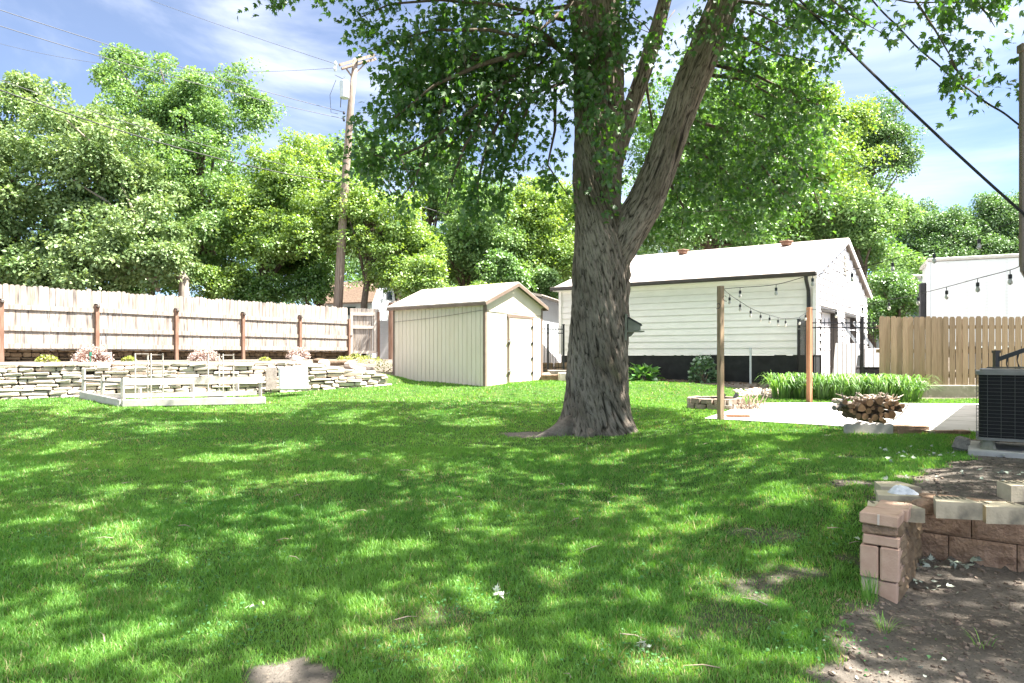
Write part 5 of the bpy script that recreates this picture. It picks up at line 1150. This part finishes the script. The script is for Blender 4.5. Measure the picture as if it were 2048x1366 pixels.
# inner face of the return wall (faces the pit, seen edge-on)
mb = MB(); pc = Vector((2.345,4.15,-.03))
for r_ in range(5):
    x = .02
    while x < 1.1: rough_face(mb, pc+ADv*(x+.3)+Vector((0,0,r_*.1)), -ADv, BDv, .28, .097, .10, 60+sd_, amp=.03); x += .285; sd_ += 1
mb.build('return_courses', M['stone_brown'], bwall)
PFm = Fr((2.345, 4.15), (-.80, .60), (.60, .80))     # u: along the end face to the left, v: away
def pblk(name, a0, a1, b0, b1, z0, z1, mk, lab, tilt=0, grp='pink blocks stacked in the wall end', slit=None, bev=.008):
    c = PFm((a0+a1)/2, (b0+b1)/2, (z0+z1)/2); t = MB(); t.box(c, (a1-a0, b1-b0, z1-z0), rz=math.atan2(-.6,.8)+rg.uniform(-.03,.03), ry=tilt, bev=bev, jit=.002)
    if slit is None: return tag(t.build(name, M[mk]), lab, 'block', grp)
    th = thing(name, lab, 'block', tuple(c), grp); t.build('body', M[mk], th); g_ = MB(); PFm.blk(g_, slit-.006, slit+.006, b0-.003, b0+.004, z0+.004, z1-.003); g_.build('slit', M['limestone'], th); return th
pblk('wall_block', -.0, .100, 0, .28, -.06, .105, 'block_pink', 'lower block at the foot of the wall end, on the side nearest the sunken corner')
pblk('wall_block', .108, .205, .01, .28, -.06, .115, 'block_cream', 'lower block at the foot of the wall end, on the lawn side')
pblk('wall_block', -.005, .098, -.01, .28, .112, .318, 'block_pink', 'tall pink upright block in the wall end, on the side nearest the sunken corner')
pblk('wall_block', .108, .21, -.012, .28, .118, .318, 'block_pink', 'tall pink upright block in the wall end, on the lawn side')
pblk('wall_block', -.004, .195, -.006, .27, .324, .385, 'block_pink', 'thin pink slab directly on the two tall upright blocks', .02)
pblk('wall_block', .0, .195, -.0, .27, .390, .448, 'block_tan', 'thin orange-pink slab second from the top of the wall end', -.03)
pblk('wall_block', -.01, .205, -.03, .19, .453, .525, 'block_pink', 'light pink capping slab with a slit on top of the wall end', .03, slit=.10)
pblk('wall_block', -.03, .16, .20, .44, .445, .525, 'block_pink', 'light pink slab behind the slitted capping slab', .02)
def cap(o, ang, lab, l=.40, w=.19, h=.11, z=.41, mk='block_cream', grooves=5, grp='cream grooved blocks on the wall top'):
    t = thing('cap_block', lab, 'block', (o[0], o[1], z), grp, rz=ang)
    mb = MB(); mb.prism([(-l/2,-w/2),(l/2,-w/2),(l/2-.05,w/2),(-l/2+.05,w/2)], 0, h); mb.build('body', M[mk], t, local=True)
    for k in range(grooves):
        g_ = MB(); x = -l/2+.065+k*(l-.13)/max(1, grooves-1); g_.box((x, w/2-.05, h+.0015), (.015,.075,.006)); g_.build('groove', M['block_groove'], t, local=True)
    return t
def wp(px, py, z): d = (CAMZ-z)*F/(py-HOR); return ((px-1024)/F*d, d)
q = wp(1906,1012,.50); cap(q, -.22, 'cream grooved block on the tan wall, next to the small brown stone', z=.435, l=.27)
q = wp(2003,1022,.47); cap(q, -.12, 'stained cream block on the tan wall, under the edge of another block', z=.405, l=.29, grooves=2)
q = wp(2046,992,.52); cap(q, .06, 'cream grooved block resting highest at the right end of the tan wall', z=.50, l=.33)
q = wp(1783,1012,.50); cap(q, -.25, 'greenish grooved block behind the pink capping slabs', z=.42, l=.34, h=.09, grooves=5)
q = wp(1788,986,.50); cap(q, -.2, 'cream block with the crumpled white plastic on it', z=.41, l=.28, w=.22, h=.09, grooves=0)
q = wp(1788,968,.48); cap(q, -.1, 'large cream trapezoid block farthest back at the lawn edge', z=.38, l=.30, w=.24, h=.10, grooves=0)
q = wp(1843,1003,.50); mb = MB(); mb.box((q[0], q[1], .46), (.12,.11,.10), rz=.2, bev=.02, jit=.008); tag(mb.build('stone', M['block_tan']), 'small dark brown stone between the wall end and the first cream cap block', 'stone')
# crumpled plastic
q = wp(1800,980,.52); nn = 26; uu = np.linspace(0, 1, nn); th_ = np.linspace(0, 2*np.pi, nn)
vv = []
for i in range(nn):
    for j in range(nn):
        r_ = uu[i]; a = th_[j]; el = 1+.5*math.cos(a-5.6)**9*(math.cos(a-5.6) > 0); hh = .055*(1-r_**2)+.022*(float(vn(r_*6*math.cos(a)+9, r_*6*math.sin(a)+9))-.5)*(1-r_*.5)
        vv.append((q[0]+r_*el*.085*math.cos(a), q[1]+r_*el*.07*math.sin(a), .50+hh))
ff = [(i*nn+j, (i+1)*nn+j, (i+1)*nn+j+1, i*nn+j+1) for i in range(nn-1) for j in range(nn-1)]
tag(link('plastic_bag', vv, ff, M['cloth']), 'crumpled white plastic bag lying on the cream block', 'bag')
# ================================================================ UTILITY POLE AND WIRES
def interp(p0, p1, n, sag=0): p0 = Vector(p0); p1 = Vector(p1); return [p0.lerp(p1, i/n)-Vector((0,0,sag*4*(i/n)*(1-i/n))) for i in range(n+1)]
UP = thing('utility_pole', 'leaning weathered wooden utility pole with crossarms and a transformer', 'utility pole', tuple(P(672, 640, 31)))
mb = MB(); mb.tube([P(671,700,31), P(680,540,31), P(690,370,31), P(700,230,31), P(711,118,31)], [.215,.205,.175,.15,.12], 14); mb.build('pole', M['pole'], UP, smooth=True)
a0, a1 = P(679,134,30.2), P(752,114,31.8)
for yo in (-.2, .2): mb = MB(); mb.beam(a0+Vector((.05,yo,0)), a1+Vector((-.05,yo,0)), .08, .12); mb.build('crossarm', M['pole'], UP)
for (q0, q1) in ((P(690,134,30.6), P(703,152,31)), (P(733,124,31.4), P(706,153,31))): mb = MB(); mb.beam(q0, q1, .05, .06); mb.build('brace', M['pole'], UP)
for (px, py, d) in ((670,138,30.2),(671,128,30.4),(745,110,31.7),(720,114,31.2)): mb = MB(); q = P(px,py,d); mb.tube([q-Vector((0,0,.1)), q, q+Vector((0,0,.12))], [.05,.08,.03], 8); mb.build('insulator', M['grey_metal'], UP)
mb = MB(); q = P(689,180,30.7); mb.tube([q+Vector((0,0,-.38)), q+Vector((0,0,-.36)), q+Vector((0,0,.36)), q+Vector((0,0,.42)), q+Vector((0,0,.44))], [.18,.21,.21,.14,.04], 16); mb.tube([q+Vector((0,0,.42)), q+Vector((.0,0,.62))], .03, 6); mb.build('transformer', M['grey_metal'], UP)
mb = MB(); mb.tube([P(672,160,30.7), P(660,190,30.7), P(662,225,30.8), P(676,228,30.9)], .012, 5); mb.tube([P(684,165,30.6), P(681,215,30.7)], .02, 5); mb.tube([P(690,160,30.7),P(670,150,30.5)], .012, 5); mb.build('jumper_wire', M['wire_pale'], UP)
for (px, py) in ((688,226),(688,240),(712,232),(711,244)): mb = MB(); q = P(px,py,30.9); mb.tube([q-Vector((0,0,.07)), q, q+Vector((0,0,.07))], [.03,.06,.03], 7); mb.build('insulator', M['darkbox'], UP)
for (lab, p0, p1, sg, r_) in (
 ('topmost left power line running from the sky corner down to the pole', (-60,0,22), (690,225,31), .15, .013),
 ('second left power line just under the topmost one', (-60,33,22), (690,238,31), .2, .013),
 ('thin telephone wire crossing in front of the left trees', (-60,138,20), (690,352,31), .35, .010),
 ('thick dark communication cable crossing in front of the left trees', (-60,158,20), (690,367,31), .4, .022),
 ('wire continuing from the pole into the maple leaves, upper of the pair', (712,232,31), (1500,500,48), .4, .013),
 ('wire continuing from the pole into the maple leaves, lower of the pair', (711,246,31), (1500,520,48), .4, .013),
 ('pale cable passing right of the pole over the light green trees', (692,362,31), (1300,520,46), .5, .022),
 ('short wire from the left end of the crossarm up into the sky', (671,128,30.4), (150,-60,60), .2, .012),
 ('wire crossing over the right end of the crossarm', (745,108,31.7), (1500,330,60), .3, .012),
 ('faint wire with a small black marker in the upper left sky', (-60,70,40), (671,136,30.3), .9, .010)):
    tag(MB().tube(interp(P(*p0), P(*p1), 24, sg), r_, 5).build('power_line', M['wire_pale' if r_ < .02 else 'wire']), lab, 'wire', 'overhead wires')
tag(MB().tube(interp(P(1585,-15,9.5), P(2052,432,8.0), 20, .06), .017, 7).build('service_cable', M['wire']), 'thick black service cable slanting down to the house at the right edge', 'cable', 'service cables to the house')
tag(MB().tube([P(x, y+1.5*math.sin(x*.09), 9.4-(x-1730)/320*1.3) for x, y in zip(np.linspace(1730, 2040, 60), np.interp(np.linspace(1730,2040,60), [1730,1800,1860,1930,2040], [-15,60,118,175,250]))], .012, 6).build('service_cable', M['wire']), 'thinner twisted cable slanting to the top of the downspout', 'cable', 'service cables to the house')
# ================================================================ BIRD FEEDER ON THE TRUNK
BX = P(1249, 655, 11.35); bf = thing('bird_feeder', 'grey-green wooden squirrel feeder box nailed to the right side of the trunk', 'bird feeder', (BX.x, BX.y, BX.z))
m_ = 11.35/F
def side(poly, y0, y1): return MB().slab([(BX.x+(x-1249)*m_, BX.y+y0, CAMZ+(HOR-y)*m_) for x, y in poly], (0, y1-y0, 0))
side([(1246.5,681),(1251.5,681),(1252,629),(1247.5,629)], -.13, .10).build('backboard', M['feeder'], bf)
side([(1254,661),(1279,661),(1279,650),(1256,637),(1254,637)], -.10, .07).build('box', M['feeder'], bf)
side([(1252,636),(1255,634.5),(1281,649),(1280,651)], -.13, .10).build('roof', M['darkbox'], bf)
side([(1251,661.2),(1286,662),(1286,664.5),(1251,664.5)], -.12, .09).build('platform', M['feeder'], bf)
side([(1252,665),(1268,665),(1263,671),(1252,677)], -.03, .01).build('bracket', M['feeder'], bf)
side([(1277,650),(1284,650.5),(1284,652),(1277,652)], -.02, .02).build('perch', M['darkbox'], bf)
# ================================================================ PLANTS
def blade_plant(name, lab, cat, c, rad, hgt, n, lm, seed, w=.02, grp=None, droop=1.0, segs=5, spread=1.0):
    r = np.random.RandomState(seed); vv = []; ff = []; rn = []; 
    for k in range(n):
        a = r.rand()*2*np.pi; q = r.rand()**.5*rad*.45; bx, by = c[0]+q*math.cos(a), c[1]+q*math.sin(a); a += r.normal()*.5
        h = hgt*(.6+.5*r.rand()); out = rad*spread*(.35+.8*r.rand()); b0 = len(vv); x = r.rand()
        px_, py_ = -math.sin(a), math.cos(a)
        for s in range(segs+1):
            t = s/segs; ww = w*(1-t**2.2)*(.5+min(1, t*4)*.5); rr_ = out*(t**1.3); z = c[2]+h*math.sin(2.35*droop*t)
            for sg in (-1, 1): vv.append((bx+rr_*math.cos(a)+sg*ww/2*px_, by+rr_*math.sin(a)+sg*ww/2*py_, z)); rn.append(x)
        for s in range(segs): i = b0+2*s; ff.append((i, i+1, i+3, i+2))
    o_ = link(name, np.array(vv), np.array(ff), lm, None, attrs={'rnd': rn}); tag(o_, lab, cat, grp); return o_
LM['lily'] = leafmat('daylily_leaf', (.06,.16,.035), (.19,.33,.10), trans=.38, tcol=(1.4,1.4,.5), gloss=.05, rough=.45)
LM['hosta'] = leafmat('hosta_leaf', (.07,.19,.05), (.14,.30,.09), trans=.25, gloss=.14, rough=.35)
LM['peony'] = leafmat('peony_leaf', (.05,.12,.06), (.12,.22,.12), trans=.25, gloss=.12)
LM['yellow'] = leafmat('yellow_green_herb', (.20,.27,.07), (.46,.46,.22), trans=.35, tcol=(1.2,1.2,.4), gloss=.03)
LM['dryhead'] = leafmat('dry_flower_head', (.42,.31,.27), (.62,.52,.48), trans=.1, tcol=(1,1,1), gloss=.0)
for k, (px, d, w_, lab) in enumerate(((1565,16.95,.42,'leftmost daylily clump, beside the pale gravel'), (1602,16.9,.36,'daylily clump just left of the orange post'), (1640,16.75,.42,'daylily clump right of the orange post'), (1672,16.7,.42,'daylily clump under the first garage door opening'), (1706,16.7,.40,'shaggy daylily clump under the leaning ladder'), (1742,16.65,.36,'daylily clump in front of the dark bin'), (1772,16.55,.42,'daylily clump at the left end of the cedar fence'), (1815,16.45,.52,'largest arching daylily clump in front of the cedar fence'))):
    c = P(px, 0, d); blade_plant('daylily', lab, 'plant', (c.x, c.y, float(zf(c.x, c.y))-.03), w_*1.25, .62, 170, LM['lily'], 70+k, .034, 'daylilies along the iron fence')
def herb(name, lab, c, rx, rz_, n, leaf, lm, seed, shape='quad', stems=10, grp=None, cat='plant', up=.7):
    r = np.random.RandomState(seed); t = thing(name, lab, cat, tuple(c), grp)
    d = rdir(n, r); d[:, 2] = np.abs(d[:, 2]); k = (.45+.6*r.rand(n, 1)**.5); q = np.array(c)+d*k*np.array([rx, rx*.8, rz_])
    v, f, kk = leafmesh(q, d+r.normal(size=(n, 3))*.4-np.array([0,0,.2]), d*.6+np.array([0,0,up])+r.normal(size=(n, 3))*.3, leaf*(.6+.7*r.rand(n)), shape)
    link('foliage', v, f, lm, t, attrs={'rnd': np.repeat(r.rand(n), kk)})
    mb = MB()
    for i in range(stems): e = q[r.randint(n)]; mb.tube([c, (np.array(c)+e)/2+r.normal(size=3)*.02, e], [.008,.006,.003], 4)
    mb.build('stem', M['twig'], t); return t
c = P(1288, 0, 19.7); herb('hosta', 'broad-leaved green hosta at the foot of the black foundation by the trunk', (c.x,c.y,.72), .43, .42, 150, .24, LM['hosta'], 81, stems=8, up=.9)
c = P(1407, 0, 19.0); herb('peony', 'upright grey-green peony bush in front of the black foundation', (c.x,c.y,.70), .37, .75, 480, .12, LM['peony'], 82, stems=22)
c = P(1543, 0, 17.9); herb('weed', 'spindly weed by the pale stones at the garage corner', (c.x,c.y,.62), .10, .42, 26, .10, LM['lily'], 83, stems=6)
for k, (px, py, d, rx, rz_, lab) in enumerate(((95,724,16.2,.28,.20,'yellow-green herb on the terrace left of the big dry shrub'), (258,722,17.3,.18,.12,'small yellow-green herb between the shrub and the first plant support'), (530,722,18.6,.16,.12,'low yellow-green herb behind the grey board'), (712,722,21.5,.40,.28,'yellow-green plants in front of the wooden gate'), (740,726,21,.45,.30,'yellow-green plants below the gate, right of the log'), (768,748,20.4,.38,.55,'tall yellow-green plant against the back corner of the shed'), (690,722,22,.3,.18,'low yellow-green herb behind the log'))):
    c = P(px, py, d); herb('herb', lab, (c.x, c.y, c.z), rx*.8, rz_*.75, 200, .06, LM['yellow'], 90+k, stems=8, grp='yellow-green herbs on the terrace')
for k, (px, py, d, rx, rz_, lab) in enumerate(((186,725,16.6,.46,.42,'largest dry brown shrub with pinkish heads on the left terrace'), (408,722,18.3,.40,.34,'dry brown shrub behind the right plant support'), (596,716,19.4,.32,.28,'small pale dry shrub above the white slab'))):
    c = P(px, py, d); r = np.random.RandomState(120+k); t = thing('dry_shrub', lab, 'shrub', tuple(c), 'dry shrubs on the terrace')
    mb = MB(); hq = []
    for i in range(230): dd = rdir(1, r)[0]; dd[2] = abs(dd[2]); e = np.array(c)+dd*np.array([rx,rx*.8,rz_])*(.7+.35*r.rand()); mb.tube([np.array(c)+dd*np.array([.12,.12,.0]), (np.array(c)+e)/2+r.normal(size=3)*.015, e], [.006,.005,.003], 4); hq.append(e)
    mb.build('stem', mat('dry_stem', (.22,.11,.075), (.34,.20,.15), 8, .9) if k == 0 else bpy.data.materials['dry_stem'], t)
    hq = np.array(hq); ii = np.repeat(np.arange(len(hq)), 9); q = hq[ii]+r.normal(size=(len(ii), 3))*.022; v, f, kk = leafmesh(q, rdir(len(q), r), rdir(len(q), r), .035*(.6+.8*r.rand(len(q)))); link('flower_heads', v, f, LM['dryhead'], t, attrs={'rnd': np.repeat(r.rand(len(q)), kk)})
# ================================================================ SMALL LOOSE THINGS
def litter(name, lab, c, rx, ry, n, size, seed, mk='leafdry'):
    r = np.random.RandomState(seed); q = np.stack([c[0]+r.normal(size=n)*rx, c[1]+r.normal(size=n)*ry, np.zeros(n)], 1); q[:, 2] = zf(q[:, 0], q[:, 1])+.012+.03*r.rand(n)
    v, f, k = leafmesh(q, rdir(n, r)*np.array([1,1,.3]), np.array([0,0,1.])+r.normal(size=(n,3))*.5, size*(.5+r.rand(n)), 'maple'); o_ = link(name, v, f, M[mk], None); return tag(o_, lab, 'leaf litter', kind='stuff')
for k, (px, py, rx, ry, n, s, lab) in enumerate(((1003,1206,.04,.04,7,.045,'small clump of pale dead leaves in the middle of the lawn'), (1283,1296,.06,.03,9,.04,'pale dead leaves near the bottom of the lawn'), (503,1226,.05,.03,6,.04,'pale scraps lying near the worn patch on the left lawn'), (1880,1125,.22,.08,38,.05,'dried pale leaves at the foot of the tan block wall'), (1840,1165,.10,.10,18,.04,'dried pale leaves beside the inner wall face'), (1870,905,.5,.25,46,.05,'pale leaves scattered on the dirt in front of the air conditioner'), (1960,960,.5,.3,36,.045,'pale leaves scattered on the dirt behind the cream blocks'), (1738,1335,.15,.12,12,.03,'bits of pale bark on the bare dirt in the bottom right'))):
    z = .0 if py > 1050 else .40; d = (CAMZ-z)*F/(py-HOR); litter('leaf_litter', lab, ((px-1024)/F*d, d), rx, ry, n, s, 140+k)
# pebbles, clods on the soil
r = np.random.RandomState(77); mb = MB(); n = 0
while n < 1500:
    y = 2.6+r.rand()*6.5; x = r.uniform(1.2, .80*y)
    if soilf(x, y) < .6: continue
    s_ = .004+.012*r.rand()**3; mb.box((x, y, float(zf(x, y))+s_*.3), (s_*2, s_*1.6, s_), rz=r.rand()*3, rx=r.rand()*.5, jit=s_*.2); n += 1
tag(mb.build('clods', mat('soil_clod', (.10,.075,.058), (.24,.19,.15), 9, 1, isl=.4)), 'small clods and pebbles scattered over the bare soil', 'pebbles', kind='stuff')
mb = MB()
for i in range(240):
    s_ = r.uniform(1.0, 7.3); q = GF(s_, 0, 0); w_ = r.uniform(.1, .95); x = q.x-GF.v[0]*w_; y = q.y-GF.v[1]*w_; mb.box((x, y, float(zf(x, y))+.01), (.07,.03,.015), rz=r.rand()*3, jit=.004)
tag(mb.build('mulch', M['mulch']), 'brown wood mulch along the black garage foundation', 'mulch', kind='stuff')
mb = MB()
for i in range(150):
    q = P(r.uniform(1470, 1560), 0, 17.2+r.rand()*.7); s_ = r.uniform(.02, .055); mb.box((q.x, q.y, float(zf(q.x, q.y))+s_*.3), (s_*2, s_*1.6, s_), rz=r.rand()*3, bev=s_*.3, jit=.004)
tag(mb.build('gravel', M['limestone']), 'pale gravel and stones at the corner of the garage bed', 'gravel', kind='stuff')
# weeds at the foot of the wall end
for k, (x, y, h, n, lab) in enumerate(((2.16, 4.12, .17, 46, 'tuft of tall grass at the foot of the pink wall end'), (2.05, 3.75, .09, 40, 'small grass tuft on the soil in front of the wall end'), (2.45, 3.55, .08, 14, 'tiny lone weed in the middle of the sunken dirt'), (2.1, 4.45, .12, 40, 'grass tuft on the lawn side of the wall end'), (3.05, 5.75, .07, 40, 'small green weed on the dirt just behind the wall'))):
    blade_plant('grass_tuft', lab, 'grass tuft', (x, y, float(zf(x, y))-.01), .09, h, n, M['grass'], 160+k, .004, droop=.75)

# clover and fallen twigs in the lawn
r = np.random.RandomState(301); qs = []
for (x, y, rr_, n) in ((-.35,4.1,.25,150),(1.0,4.6,.35,240),(-1.9,4.6,.4,280),(.25,6.2,.5,300),(1.6,3.55,.25,170),(-2.6,6.8,.6,320),(2.3,5.0,.25,170),(-.5,3.4,.2,130),(-3.4,5.4,.4,240),(1.9,7.6,.6,300),(.6,3.35,.18,120),(-1.5,3.7,.22,140)):
    qs.append(np.stack([x+r.normal(size=n)*rr_, y+r.normal(size=n)*rr_*.7, np.zeros(n)], 1))
q = np.concatenate(qs); q[:, 2] = zf(q[:, 0], q[:, 1])+.02+.02*r.rand(len(q))
v, f, k = leafmesh(q, rdir(len(q), r)*np.array([1,1,.2]), np.array([0,0,1.])+r.normal(size=(len(q),3))*.35, .019*(.6+.8*r.rand(len(q))), 'maple')
LM['clover'] = leafmat('clover_leaf', (.05,.17,.05), (.13,.30,.12), trans=.3, gloss=.02)
tag(link('clover', v, f, LM['clover'], None, attrs={'rnd': np.repeat(r.rand(len(q)), k)}), 'scattered low clover and broad-leaved weeds in the near lawn', 'weeds', kind='stuff')
mb = MB()
for i in range(34):
    y = r.uniform(2.9, 9); x = r.uniform(-.7, .5)*y; a = r.rand()*6.3; l = r.uniform(.05, .2); z = float(zf(x, y))+.025
    mb.tube([(x,y,z), (x+l*.5*math.cos(a)+.008, y+l*.5*math.sin(a), z+.008), (x+l*math.cos(a), y+l*math.sin(a), z-.004)], [.0035,.003,.0015], 4)
tag(mb.build('fallen_twigs', M['twig']), 'small fallen twigs lying here and there in the grass', 'twigs', kind='stuff')
